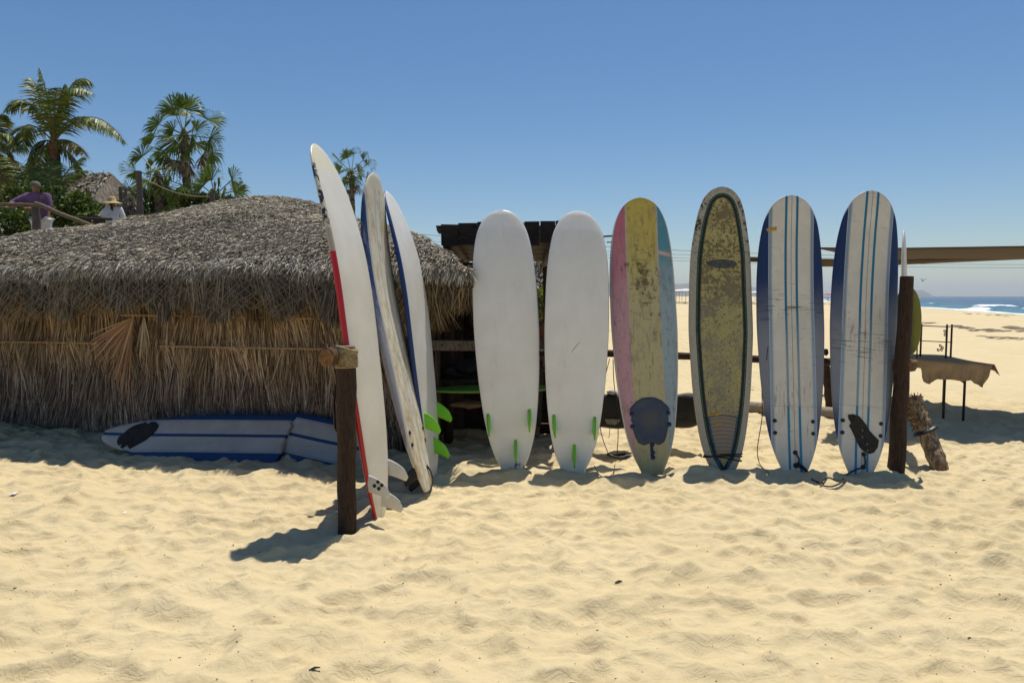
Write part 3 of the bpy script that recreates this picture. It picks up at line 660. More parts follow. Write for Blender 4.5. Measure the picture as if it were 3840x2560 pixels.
# near the tail the border runs inward to a point
ins = np.where(tt < .24, ins-(.24-tt)*b4.L*.16*0, ins)
v_in = np.clip((.075+(tt)*b4.L*.62-np.abs(cc[:, 0])*1.0), -1, 1)*.9
ins = np.minimum(ins, np.where(tt < .3, v_in, 9)); ins = np.maximum(ins, -.05)
me.attributes.new('inset', 'FLOAT', 'POINT').data.foreach_set('value', ins.astype('f4'))
M_OVAL = plain('faded_oval_print', (.055, .065, .06), .6, .5, 40, 0)
b4.disc('oval_badge', .005, 1.965, .145, M_OVAL, .003, .042)
g = G('ribbed_tail_pad', .8, .2); x, y, z = g.sep(); rb = g.m('SINE', (z+(x*x)*1.4)*170.0); c = g.mix(g.ss(rb, .86, .97), (.22, .185, .17), (.40, .33, .10)); M_RIB = g.out(c, None, rb, .002)
b4.patch('tail_pad', [(-.128, .52), (-.06, .535), (0, .54), (.06, .535), (.128, .52), (.10, .36), (.062, .185), (0, .18), (-.062, .185), (-.10, .36)], M_RIB, .005)
M_BLUEL = plain('blue_pad_edge', (.02, .09, .20), .5, .2, 20, 0)
for s_ in (-1, 1): b4.line('pad_edge', [(s_*.134, .52), (s_*.105, .36), (s_*.066, .18), (s_*.022, .02)], .0055, M_BLUEL, .001)
M_ORG = plain('orange_wax_patch', (.42, .24, .03), .7, .3, 40, 0)
b4.patch('orange_strip', [(-.125, .55), (-.02, .56), (-.02, .545), (-.06, .53), (-.12, .525)], M_ORG, .006); b4.patch('orange_mark', [(-.075, .46), (-.02, .468), (-.025, .445), (-.08, .44)], M_ORG, .0075)
M_CORD = plain('leash_cord', (.012, .012, .015), .4, .2, 30, 0)
def wrap(b, z, tilt, r):
    P = []
    for i in range(49):
        a = 2*math.pi*i/48; t = z/b.L; w = float(b.hw(t))+.008; th = float(b.th(t))/2+.010; y0 = float(b.rk(t)); P.append((w*math.cos(a), y0+th*math.sin(a), z+tilt*math.cos(a)+.004*math.sin(3*a)))
    m = MB(); m.tube(P, r, 7); o = m.build('leash', M_CORD, b.root); return o
wrap(b4, .17, .02, .0065); wrap(b4, .145, -.022, .0065); wrap(b4, .162, .004, .006)
# two white boards with blue stripes
def mat_stripe(name, seed, noseclean, scuffz, brown):
    g = G(name, .45, .4); x, y, z = g.sep(); tt = g.attr('tt'); sd = g.attr('side')
    n0 = g.noise(scale=5, detail=5, rough=.65)
    c = g.mix(g.ss(n0, .35, .7), (.60, .57, .49), (.68, .65, .57))
    lower = tt < .243
    up = g.ss(tt+(n0-.5)*.12, .45, .72); nav = g.mix(up, (.205, .22, .255), (.008, .026, .105)); nav = g.mix(g.ss(tt+(n0-.5)*.10, .30, .14), nav, (.015, .035, .14))
    ltb = g.mix(g.ss(tt, .3, .7), (.26, .36, .46), (.20, .29, .38)); mid = g.mix(g.ss(tt+(n0-.5)*.1, .38, .62), (.24, .32, .37), (.012, .15, .27)); mid = g.mix(lower, mid, (.015, .20, .34))
    for cx in (-.052, .052): c = g.mix(g.band(x, cx, .0115, .0015), c, mid)
    c = g.mix(g.band(x, 0.0, .003, .001)*.75, c, (.16, .12, .10))
    for s_ in (-1, 1):
        c = g.mix(g.band(x*s_, .196, .013, .003), c, ltb); c = g.mix((x*s_) > .212, c, nav)
    c = g.mix(g.band(x, -.178, .002, .001)*.6, c, (.2, .2, .2)); c = g.mix(g.band(x, .178, .002, .001)*.5, c, (.2, .2, .2))
    a = g.noise(g.sc(3.2, 3.2, 42, off=(seed, 0, 0)), 1.5, 5, .75); b = g.noise(g.sc(38, 38, 4, off=(seed, 2, 0)), 1.4, 5, .72); d = g.noise(g.sc(11, 11, 11, off=(seed, 5, 1)), 1.5, 5, .75)
    sc_ = g.band(tt, scuffz, .03, .10); c = g.mix(g.ss(a+sc_*.15-.03, .60, .67)*.75, c, (.06, .055, .05))
    bs = g.band(tt, brown, .06, .16); c = g.mix(g.ss(b+bs*.13-.03, .58, .70)*.6, c, (.20, .14, .09)); c = g.mix(g.ss(d, .69, .72)*.85, c, (.05, .045, .04))
    c = g.mix(g.band(tt, .243, .0012, .0006)*.35, c, (.2, .17, .14))
    c = g.mix(g.ss(sd, .32, .22)*g.ss(tt, .90, .95), c, (.68, .67, .63))
    return g.out(c, None, n0, .001)
b5 = front('white surfboard with blue stripes, an orange sticker near its nose and a dark scuff band', (2979, 1779), (2969, 734), .635, mat_stripe('striped_board_sticker', 3, 1, .60, .25), -1, Y0=6.15, Y1=6.53)
b6 = front('white surfboard with blue stripes and a torn black tail pad, beside the right post', (3222, 1785), (3273, 717), .625, mat_stripe('striped_board_torn', 9, 0, .45, .48), -1, Y0=6.12, Y1=6.52)
b5.patch('orange_sticker', [(-.235, 2.30), (-.17, 2.315), (-.14, 2.32), (-.138, 2.285), (-.17, 2.278), (-.225, 2.275)], M_ORG, .001)
for k_ in range(4): b5.patch('black_mark', [(-.248+k_*.004, 1.06+k_*.032), (-.238+k_*.004, 1.09+k_*.032), (-.232+k_*.004, 1.088+k_*.032), (-.242+k_*.004, 1.055+k_*.032)], M_BLACK, .001)
for b, dz in ((b5, (.50, .39)), (b6, (.505, .395))):
    for x in (-.178, .172):
        for z in dz: b.disc('fin_screw', x, z-.0, .0185, M_BLACK, .007)
b5.disc('leash_plug', 0, .215, .021, M_BLACK, .009); b5.disc('leash_plug', .0, .10, .024, M_BLACK, .009)
b6.disc('leash_plug', .018, .215, .021, M_BLACK, .009); b6.disc('leash_plug', .016, .10, .022, M_BLACK, .009)
b6.patch('torn_pad', [(-.135, .56), (-.09, .57), (-.03, .555), (.03, .49), (.06, .44), (.10, .40), (.155, .355), (.145, .29), (.11, .24), (.075, .225), (.02, .24), (-.02, .275), (-.045, .32), (-.07, .37), (-.10, .43), (-.12, .46), (-.105, .49), (-.125, .52)], plain('torn_black_pad', (.030, .028, .024), .9, .35, 40, .003), .006)
for z, x in ((.43, 0), (.37, .0), (.31, .045), (.255, .05)): b6.disc('hole', x, z, .006, plain('pad_hole', (.4, .38, .33), .8, .1), .0075)
def leash(label, pts, r=.0055, cuff=None, cat='leash', name='surfboard_leash', group=None):
    m = MB(); m.tube(curve(pts, 40), r, 8); o = m.build(name, M_CORD); tag(o, label, cat, group)
    if cuff:
        m = MB(); m.tube([Vector(p) for p in cuff], .017, 8, flat=.5); m.build('cuff', M_BLACK, o)
    return o
def wp(b, x, z, off=.01): return b.M @ b.pt(x, z, off)
A_ = [wp(b5, .0, .215), wp(b5, .03, .15), wp(b5, .01, .10), wp(b5, .07, .07, .02), wp(b5, .12, .02, .03), gnd(3050, 1795, .02), gnd(3090, 1812, .015)]
leash('black leash from the sticker board trailing onto the sand', A_, .007)
m = MB(); m.tube([wp(b5, .025, .12, .012), wp(b5, .075, .07, .018), wp(b5, .12, .015, .025)], [.012, .014, .010], 8); o = m.build('leash_cuff', M_BLACK); tag(o, 'padded black leash cuff across the tail of the sticker board', 'leash cuff')
A_ = [wp(b6, .018, .215), wp(b6, .03, .14), wp(b6, .01, .10), wp(b6, -.06, .07, .02), wp(b6, -.14, .02, .03), gnd(3150, 1797, .02), gnd(3105, 1800, .02), gnd(3075, 1815, .02), gnd(3120, 1822, .015), gnd(3170, 1812, .02)]
leash('black leash from the torn pad board looping on the sand', A_, .007)
# boards leaning on the left rail, seen edge-on
ang = R(10); WD = Vector((math.sin(ang), math.cos(ang), 0)); gB = 'surfboards leaning edge-on at the left rail'
def side(label, b, t, Yb, Yt, W_, T, deck, mat, rock, **k):
    o = Board(label, at(b[0], b[1], Yb), at(t[0], t[1], Yt), WD, W_, T, deck, mat, rock, group=gB, **k); return o
def mat_red():
    g = G('white_red_board', .35, .5); x, y, z = g.sep(); tt = g.attr('tt'); sd = g.attr('side')
    n = g.noise(scale=2.5, detail=4); c = g.mix(g.ss(n, .35, .7), (.66, .62, .52), (.74, .70, .60)); n2 = g.noise(g.sc(9, 9, 9), 1.5, 6, .75)
    c = g.mix(g.ss(n2, .62, .74)*.35*g.ss(tt, .9, .3), c, (.5, .42, .25)); c = g.mix(g.ss(tt, .90, .94)*.5, c, (.66, .60, .33))
    red = g.mix(g.ss(tt, .695, .70), (.42, .008, .012), (.36, .32, .25)); pat = g.ss(g.noise(g.sc(12, 12, 9), 1.4, 5, .75), .48, .52)
    red = g.mix(g.ss(tt, .755, .76), red, g.mix(pat, (.02, .02, .02), (.50, .47, .40))); red = g.mix(g.ss(tt, .925, .935), red, (.60, .55, .42))
    return g.out(g.mix(g.ss(sd, -.50, -.46), c, red), None, n2, .001)
bA = side('tall white surfboard with red rail and white fins, leaning closest to the front post', (1437, 1945), (1187, 547), 4.90, 5.12, .60, .085, 1, mat_red(), .16)
def fin3(b, mat, dz, chord, depth, **k):
    return [b.fin(-.19, dz[0], chord, depth, mat, .0, thick=.012, **k), b.fin(0, dz[1], chord, depth, mat, 0, thick=.012, **k), b.fin(.19, dz[2], chord, depth, mat, 0, thick=.012, **k)]
fa = fin3(bA, WHITE_FIN, (.24, .09, .28), .13, .155, sweep=1.0)
for dy, dz in ((.045, .0), (.075, .025), (.075, -.022), (.10, .0)):
    p = bA.pt(-.19, .30); m = MB(); m.tube([(-.1975, p.y-dy, .285+dz), (-.1995, p.y-dy, .285+dz)], .0135, 12); m.build('black_dot', M_BLACK, fa[0])
def mat_worn():
    g = G('worn_blue_board', .7, .3); x, y, z = g.sep(); tt = g.attr('tt'); n = g.noise(g.sc(10, 10, 4), 1.3, 7, .75); big = g.noise(scale=3, detail=5); sx = g.attr('sx')
    c = g.mix(g.ss(n, .45, .65), (.64, .59, .47), (.44, .36, .21)); c = g.mix(g.ss(g.noise(g.sc(26, 26, 9), 1.4, 6, .75), .56, .66)*.8*g.ss(tt, .8, .35), c, (.17, .12, .06))
    for cx in (-.05, .05): c = g.mix(g.band(x, cx, .012, .004)*.6, c, (.30, .38, .44))
    nav = g.mix(g.ss(tt+(big-.5)*.4, .45, .66), (.22, .22, .25), (.012, .04, .13)); nav = g.mix(g.ss(tt+(big-.5)*.1, .28, .10), nav, (.02, .045, .15))
    nav = g.mix(g.ss(n, .5, .65)*.4, nav, (.35, .34, .34)); c = g.mix(g.ss(x, -.185, -.20), c, (.42, .42, .40)); c = g.mix(g.ss(x+(n-.5)*.03, -.215, -.225), c, nav)
    c = g.mix(g.ss(x, .20, .21), c, (.40, .38, .33)); c = g.mix(g.ss(tt+(n-.5)*.05, .945, .96), c, (.60, .57, .47))
    c = g.mix(g.ss(tt, .30, .05)*g.ss(n, .42, .6)*.6, c, (.50, .36, .16)); 
    c = g.mix(g.ss(g.attr('side'), -.30, -.4), c, (.03, .07, .22))
    return g.out(c, None, n, .003)
bB = side('battered cream surfboard with faded blue rail, in the middle of the three edge-on boards', (1597, 1838), (1408, 655), 5.55, 5.85, .60, .085, -1, mat_worn(), .17)
for z in (.50, .40): bB.disc('fin_screw', -.16, z, .017, M_BLACK, .006); bB.disc('fin_screw', .17, z, .017, M_BLACK, .006)
bB.disc('leash_plug', .05, .18, .02, M_BLACK, .006)
bB.fin(-.17, .12, .11, .12, M_BLACK, 0, 1, label='black fin on the far face'); bB.fin(0, .06, .12, .14, M_BLACK, 0, 1, label='black fin on the far face')
def mat_c():
    g = G('white_navy_board', .4, .45); sd = g.attr('side'); x, y, z = g.sep(); n = g.noise(scale=3, detail=4); c = g.mix(g.ss(n, .35, .7), (.62, .60, .54), (.70, .68, .62))
    return g.out(g.mix(g.ss(sd, -.50, -.45), c, (.008, .03, .14)), None, n, .001)
bC = side('white surfboard with navy rail and green fins, farthest of the three edge-on boards', (1632, 1792), (1452, 722), 5.98, 6.26, .60, .08, 1, mat_c(), .16)
fin3(bC, GREEN_FIN, (.46, .22, .52), .15, .14)
leash('thin black leash hanging behind the red-railed board', [at(1378, 1790, 5.0), at(1382, 1850, 4.98), gnd(1396, 1905, .02)+Vector((0, 0, 0)), gnd(1420, 1925, .01)], .004)
leash('short black leash at the tail of the battered cream board', [wp(bB, .05, .18), wp(bB, .09, .12), wp(bB, .06, .06, .02), gnd(1610, 1832, .02)], .006)
# ------------------------------------------------------------------ rack: posts, rails, rope lashings
def post(name, label, base, top, r0, r1, mat=M_POST, cat='post'):
    b = Vector(base); t = Vector(top); o = tag(empty(name, b), label, cat); m = MB(); L = (t-b); n = 14
    pts = [L*(i/n)+Vector((.004*math.sin(i*1.3), .004*math.cos(i*1.7), 0)) for i in range(n+1)]
    pts = [Vector((0, 0, -.3))]+pts; m.tube(pts, [r0]+[r0+(r1-r0)*i/n for i in range(n+1)], 18, wob=.012); m.build('shaft', mat, o); return o
lp = post('rack_post', 'thick dark wooden post with rope lashing at the front left of the rack', gnd(1301, 1983), at(1298, 1303, 4.66), .062, .068)
lb = gnd(1301, 1983)
def lashing(parent, c, axis, r, turns, pitch, mat=M_ROPE, rr=.0075):
    axis = Vector(axis).normalized(); a = axis.orthogonal().normalized(); b = axis.cross(a); P = []
    for i in range(turns*18+1):
        t = i/18; an = t*2*math.pi; P.append(Vector(c)+axis*(t-turns/2)*pitch+(a*math.cos(an)+b*math.sin(an))*(r+.003*math.sin(t*7)))
    m = MB(); m.tube(P, rr, 6); return m.build('rope_lashing', mat, parent)
top = at(1298, 1303, 4.66)
lashing(lp, top-lb+Vector((0, 0, -.075)), (0.03, .02, 1), .072, 9, .0145); lashing(lp, top-lb+Vector((0, 0, -.02)), (.3, .1, 1), .073, 3, .012)
m = MB(); m.tube([Vector(top-lb)+Vector((0, 0, .002)), Vector(top-lb)+Vector((0, 0, .012))], [.064, .058], 18, wob=.05); m.build('end_grain', plain('end_grain', (.20, .13, .08), .8, .4, 40, .004), lp)
# left rail log running back from the front post
ra = at(1222, 1340, 4.50); rb = Vector((-1.02, 6.75, 1.10))
lr = tag(empty('rail_log', ra), 'round brown log rail lashed to the front left post with its cut end showing', 'rail'); m = MB(); n = 16
m.tube([(rb-ra)*(i/n)+Vector((.006*math.sin(i), 0, .006*math.cos(i*1.4))) for i in range(n+1)], [.056+.003*math.sin(i*2) for i in range(n+1)], 16, wob=.02); m.build('log', wood('rail_log_wood', (.16, .085, .035), (.05, .028, .014), 1), lr)
m = MB(); d = (ra-rb).normalized(); m.tube([d*.001, d*.006], [.055, .047], 16, wob=.04); m.build('cut_end', plain('cut_end_wood', (.17, .085, .03), .8, .5, 30, .006), lr)
bp = post('rail_support_post', 'dark post behind the edge-on surfboards holding the back of the log rail', (-1.0, 6.72, 0), (-1.0, 6.72, 1.2), .05, .05)
# right post, leaning
rbse = gnd(3360, 1763); rtop = at(3402, 1037, 6.22)
rp = post('rack_post', 'tall dark leaning post right of the striped surfboards', rbse, rtop, .074, .056)
# long rail
ea = at(3412, 1366, 6.33); eb = at(1800, 1322, 6.80); lr2 = tag(empty('rail_log', ea), 'long dark rail behind the row of standing surfboards', 'rail')
cps = [at(3412, 1366, 6.33), at(3100, 1356, 6.43), at(2830, 1346, 6.50), at(2570, 1335, 6.57), at(2290, 1325, 6.63), at(2020, 1322, 6.70), at(1800, 1320, 6.74)]
m = MB(); P = curve(cps, 36); m.tube([p-ea for p in P], [.036+.002*math.sin(i) for i in range(len(P))], 12, wob=.03); m.build('log', M_POST, lr2)
m = MB(); d = (P[0]-P[1]).normalized(); m.tube([d*.0, d*.05], [.046, .046], 14, wob=.04); m.build('cut_end', plain('dry_end', (.20, .12, .06), .8, .5, 30, .006), lr2)
lashing(rp, at(3390, 1372, 6.25)-rbse, (0, 0, 1), .086, 5, .018, plain('dark_rope', (.14, .09, .045), .9, .4, 60, .004), .011)
# ------------------------------------------------------------------ broken board at the foot of the wall
def mat_broken():
    g = G('broken_board', .5, .35); x, y, z = g.sep(); sd = g.attr('side'); n = g.noise(scale=5, detail=5)
    c = g.mix(g.ss(n, .35, .7), (.38, .355, .31), (.46, .43, .38)); blue = (.012, .05, .14)
    c = g.mix(g.band(x, 0, .018, .002), c, blue); c = g.mix(g.band(x.abs(), .185, .003, .001)*.7, c, (.15, .15, .17))
    st = g.noise(g.sc(30, 30, 3), 1.4, 5, .75); c = g.mix(g.ss(st, .60, .70)*.8, c, (.08, .07, .06))
    c = g.mix(g.ss(x.abs(), .200, .204), c, blue); c = g.mix(g.ss(sd, .45, .3)*g.ss(x.abs(), .17, .19), c, (.014, .06, .17))
    return g.out(c, None, n, .001)
MBK = mat_broken()
p0 = at(398, 1636, 7.02); p1 = at(1078, 1645, 6.76)
k1 = Board('broken tail half of a blue and white surfboard with black pad, against the hut wall', p0, p1, (0, -.45, -.40), .60, .09, -1, MBK, .02, t0=0, t1=.78, jag=1, tailrock=.03,
           prof=[(0, .20), (.03, .36), (.10, .58), (.2, .78), (.32, .92), (.5, 1.0), (.78, 1.0), (1, .9)])
L_ = k1.L
k1.patch('tail_pad', [(-.165, .50), (-.12, .555), (-.06, .56), (.0, .54), (.07, .50), (.12, .44), (.17, .375), (.15, .34), (.125, .33), (.165, .29), (.155, .26), (.12, .27), (.135, .23), (.10, .20), (.04, .19), (.0, .22), (-.05, .235), (-.10, .27), (-.14, .33), (-.165, .39), (-.13, .41), (-.17, .45)], plain('black_pad', (.022, .020, .018), .9, .3, 30, .003), .008)
p2_ = at(1062, 1628, 6.84); p3_ = at(1390, 1700, 6.58)
k2 = Board('broken nose half of the blue and white surfboard, its end hidden behind the front post', p2_, p3_, (0, -.42, -.44), .56, .09, -1, MBK, .03, t0=.35, t1=1.0, jag=-1)
# string lying in the shade
P = curve([gnd(-60, 1535, .12), gnd(80, 1578, .06), gnd(210, 1622, .03), gnd(330, 1648, .02), gnd(410, 1652, .03)], 30)
m = MB(); m.tube(P, .006, 6); o = m.build('rope', M_ROPE); tag(o, 'thin slack rope on the shaded sand left of the broken board', 'rope')
m = MB(); m.tube([at(1257, 1440, 4.9), at(1253, 1520, 4.9), at(1256, 1600, 4.9), at(1262, 1618, 4.9)], [.012, .022, .020, .008], 8, flat=.4); o = m.build('black_strap', M_BLACK); tag(o, 'black strap hanging behind the front left post', 'strap')
# black board bag and cords hanging under the rail
M_BAG = plain('black_bag_cloth', (.010, .010, .011), .6, .4, 14, .004)
bagp = at(2420, 1540, 6.95); bag = tag(empty('board_bag', bagp), 'long black board bag slung low behind the pink and yellow surfboard', 'bag')
m = MB(); k = 40; V = []; n = 20
for i in range(k+1):
    u = i/k; px = 2170+u*465; r = (1-abs(2*u-1)**16)**.5*.5+.02; sagy = 1534+9*math.sin(u*3)
    c_ = at(px, sagy, 6.95)-bagp
    for j in range(n):
        a = 2*math.pi*j/n; V.append(c_+Vector((0, .06*math.cos(a), .185*r*2*(abs(math.sin(a))**.35*(1 if math.sin(a) > 0 else -1))*.92+.006*math.sin(i*.8+j))))
m.add(V, [(i*n+j, i*n+(j+1) % n, (i+1)*n+(j+1) % n, (i+1)*n+j) for i in range(k) for j in range(n)], True); m.build('bag_body', M_BAG, bag)
m = MB(); V = [at(x, y, 6.872)-bagp for x, y in ((2268, 1570), (2326, 1572), (2322, 1584), (2306, 1593), (2276, 1589))]; m.add(V+[v+Vector((0, .01, 0)) for v in V], [(0, 1, 2, 3, 4), (0, 5, 6, 1), (1, 6, 7, 2), (2, 7, 8, 3), (3, 8, 9, 4), (4, 9, 5, 0)]); m.build('mesh_window', plain('bag_mesh', (.20, .19, .16), .8, .3, 60), bag)
V = [at(2560+24*math.cos(a), 1562+20*math.sin(a), 6.875)-bagp for a in np.linspace(0, 6.28, 21)[:-1]]; m = MB(); m.tube(V+[V[0]], .004, 5, cap=False); m.build('blue_ring_print', plain('blue_print', (.01, .02, .08), .6), bag)
lumps('crumpled_paper', 'pale crumpled wrap on top of the black board bag', 'wrap', 2297, 1478, 6.92, (.055, .03, .022), plain('pale_plastic', (.5, .5, .5), .4, .2, 30, .01), 8)
gC = 'cords hanging from the long rail between the white and the pink board'
for i, (pts, lab) in enumerate((([(2286, 1345), (2268, 1420), (2252, 1520), (2251, 1600), (2262, 1650), (2280, 1698)], 'black leash cord nearest the clean white board'), ([(2299, 1345), (2302, 1430), (2312, 1520), (2318, 1620), (2314, 1700)], 'black leash cord nearest the pink board edge'), ([(2288, 1590), (2286, 1620), (2283, 1642)], 'short thin strap end below the black board bag'))):
    o = leash(lab, [at(x, y, 6.86-.02*j) for j, (x, y) in enumerate(pts)], .0042 if i < 2 else .003, cat='cord', name='surfboard_leash', group=gC)
P = []
for i in range(40):
    a = i/39*2*math.pi*1.9; P.append(gnd(2315, 1712, .001)+Vector((.095*math.cos(a), .06*math.sin(a), .035+.012*math.sin(a*2+1)+.01*i/39)))
m = MB(); m.tube(P, .011, 8); m.tube([P[-1], P[-1]+Vector((.12, -.02, 0)), P[-1]+Vector((.17, -.05, -.02))], [.013, .02, .02], 8); o = m.build('coiled_leash', M_BLACK); tag(o, 'coiled black leash in a loop on the sand between white and pink boards', 'leash')
leash('thin black leash sagging over the sand beside the clean white board', [gnd(2228, 1745, .06), gnd(2250, 1775, .03), gnd(2275, 1783, .02), gnd(2300, 1768, .02), gnd(2306, 1735, .03)], .0035)
leash('black leash hanging in the gap left of the sticker board', [at(2855, 1350, 6.45), at(2857, 1470, 6.42), at(2858, 1560, 6.4), at(2846, 1640, 6.36), at(2840, 1690, 6.33), at(2850, 1740, 6.28), gnd(2885, 1774, .02)], .0042)
m = MB(); m.tube([at(3092, 1331, 6.42), at(3096, 1321, 6.42), at(3099, 1308, 6.42)], [.02, .028, .014], 10); o = m.build('black_pouch', M_BLACK); tag(o, 'small black pouch sitting on the rail between the striped boards', 'pouch')
# ------------------------------------------------------------------ right side
o = post('wooden_stake', 'brown wooden stake standing behind the gap between the striped boards', gnd(3112, 1523, 0), at(3096, 1362, 9.9), .06, .055)
m = MB(); m.tube([gnd(2770, 1528, .07), gnd(2960, 1535, .07), gnd(3160, 1545, .07)], [.075, .085, .08], 12, wob=.04); o = m.build('pale_log', wood('bleached_log', (.42, .36, .27), (.25, .20, .14), 0)); tag(o, 'bleached log lying on the sand behind the striped surfboards', 'log')
b = Board('white surfboard nose rising behind the tall right post', at(3392, 1700, 6.95), at(3390, 862, 7.1), (.52, .85, 0), .50, .06, 1, plain('plain_white_board', (.66, .64, .58), .45, .08), .0)
bx = Vector((.2, 1, 0)).normalized()
sk = Board('yellow green rounded board hanging behind the right post', at(3400, 1334, 6.75), at(3406, 1076, 6.80), (1, -.25, 0), .26, .035, -1, None, .03, prof=[(0, .1), (.05, .5), (.15, .78), (.35, .97), (.55, 1), (.75, .9), (.9, .64), (.97, .38), (1, 0)])
gg = G('olive_board', .4, .4); x, y, z = gg.sep(); n = gg.noise(scale=5, detail=4); M_OL = gg.out(gg.mix(gg.ss(x+(n-.5)*.1, .0, .09), (.05, .075, .008), (.20, .19, .015)), None, n, .001)
sk.body.data.materials.clear(); sk.body.data.materials.append(M_OL)
# driftwood palm log
dl = tag(empty('palm_log', gnd(3535, 1760)), 'ragged palm log wrapped with a black strap leaning at the right post', 'log'); d0 = gnd(3535, 1760)
gg = G('palm_log_bark', .85, .2); n = gg.noise(gg.sc(9, 9, 2.2), 4, 6, .7); MBARK = gg.out(gg.mix(gg.ss(n, .4, .62), (.14, .09, .05), (.46, .36, .24)), None, n, .02)
P = [at(3535, 1768, 6.2), at(3515, 1730, 6.24), at(3480, 1640, 6.36), at(3455, 1580, 6.43), at(3432, 1530, 6.48), at(3425, 1490, 6.52)]
m = MB(); m.tube([p-d0 for p in curve(P, 30)], [.055+.024*math.sin(min(1, i/8)*1.5)+.004*math.sin(i*1.9) for i in range(31)][:len(curve(P, 30))], 14, wob=.07); m.build('log_shaft', MBARK, dl)
N = 1100; t = RNG.uniform(.5, 1.02, N); cp = [np.array(p) for p in curve(P, 30)]; cpa = np.array([cp[min(len(cp)-1, int(k*(len(cp)-1)))] for k in t]); an = RNG.uniform(0, 6.28, N)
PP = cpa+np.stack([.062*np.cos(an), .062*np.sin(an), RNG.uniform(-.03, .03, N)], -1)
DD = np.stack([.45*np.cos(an)-.35, .45*np.sin(an), RNG.uniform(-1, 1, N)], -1)
blades('frayed_fibre', PP-np.array(d0), DD, RNG.normal(0, 1, (N, 3)), RNG.uniform(.025, .055, N), RNG.uniform(.006, .014, N), ramp([(0, (.06, .04, .02)), (.6, (.22, .15, .07)), (1, (.45, .36, .16))], RNG.uniform(0, 1, N)), dl, .1)
m = MB(); V = []
for i in range(25):
    a = i/24*2*math.pi; c_ = at(3468, 1612, 6.39)-d0; V.append(c_+Vector((.090*math.cos(a), .090*math.sin(a), .05*math.cos(a+.5))))
m.tube(V, .028, 6, cap=False, flat=.3); m.build('black_strap', M_BLACK, dl)
# covered folding table
tb = tag(empty('folding_table', (5.76, 9.4, 0)), 'folding table under a tan cloth on the sand at the right', 'table'); TO = Vector((5.76, 9.4, 0))
NL = Vector((5.42, 9.35, .735)); RC = Vector((5.99, 8.47, .735)); FR = Vector((6.19, 9.84, .735)); FL = NL+(FR-RC)
m = MB(); u1 = (RC-NL).normalized(); m.add([NL, RC, FR, FL]+[p-Vector((0, 0, .03)) for p in (NL, RC, FR, FL)], [(0, 1, 2, 3), (7, 6, 5, 4), (0, 4, 5, 1), (1, 5, 6, 2), (2, 6, 7, 3), (3, 7, 4, 0)]); m.v = [tuple(Vector(v)-TO) for v in m.v]; m.build('table_top', plain('table_board', (.3, .3, .3)), tb)
M_TL = plain('black_tube', (.012, .012, .012), .4, .2)
for p, q in (((0, 0), (5.74, 9.0)), ((0, 0), (5.94, 8.90)), ((3425, 1478), (5.60, 9.62)), ((3640, 1500), (6.05, 9.5))):
    X_, Y_ = q; m = MB(); bxx = gnd(*p) if p[1] > 1550 else Vector((X_, Y_, 0)); m.tube([bxx-TO-Vector((0, 0, .1)), Vector((X_, Y_, .71))-TO], .016, 8); m.build('leg', M_TL, tb)
m = MB(); m.tube([Vector((5.76, 8.99, .60))-TO, Vector((5.94, 8.90, .46))-TO], .010, 6); m.build('leg_brace', M_TL, tb)
# cloth: top sheet and hanging skirt, one mesh
V = []; nu, nv = 40, 16
A0 = at(3385, 1352, 9.05); 
def top(u, v): p = NL.lerp(RC, u).lerp(FL.lerp(FR, u), v); return p+Vector((0, 0, .012+.006*math.sin(u*9+v*5)))
ring = []
m = MB(); G0 = [[top(u/20, v/12)-TO for u in range(21)] for v in range(13)]
fl = [p for r in G0 for p in r]; m.add(fl, [(j*21+i, j*21+i+1, (j+1)*21+i+1, (j+1)*21+i) for j in range(12) for i in range(20)], True)
def skirt(path, outv, drops):
    n = len(path); rows = []
    for k in range(7):
        r = []
        for i, p in enumerate(path):
            dr = np.interp(i/(n-1), [d[0] for d in drops], [d[1] for d in drops]); w = .016*math.sin(i*.9)+.012*math.sin(i*2.1+1)
            o_ = outv*(.02+.07*(k/6)**1.0*.8+w*(k/6)); r.append(p+o_-Vector((0, 0, dr*k/6)))
        rows.append(r)
    m.add([p for r in rows for p in r], [(k*n+i, k*n+i+1, (k+1)*n+i+1, (k+1)*n+i) for k in range(6) for i in range(n-1)], True)
nf = 60; front_ = [top(i/nf, 0)-TO for i in range(nf+1)]; ov = Vector((-.84, -.55, 0)).normalized()
skirt(front_, ov, [(0, .10), (.22, .12), (.27, .30), (.33, .32), (.42, .235), (.6, .22), (.72, .24), (.80, .215), (.93, .30), (1, .14)])
skirt([top(1, i/40)-TO for i in range(41)], Vector((.98, -.15, 0)), [(0, .14), (.1, .08), (.5, .10), (1, .12)])
cl = m.build('tablecloth', plain('tan_cloth', (.56, .37, .18), .9, .15, 6, .01), None); cl.location = TO; md = cl.modifiers.new('thick', 'SOLIDIFY'); md.thickness = .004
tag(cl, 'tan cloth draped over the folding table with ragged hanging corners', 'tablecloth')
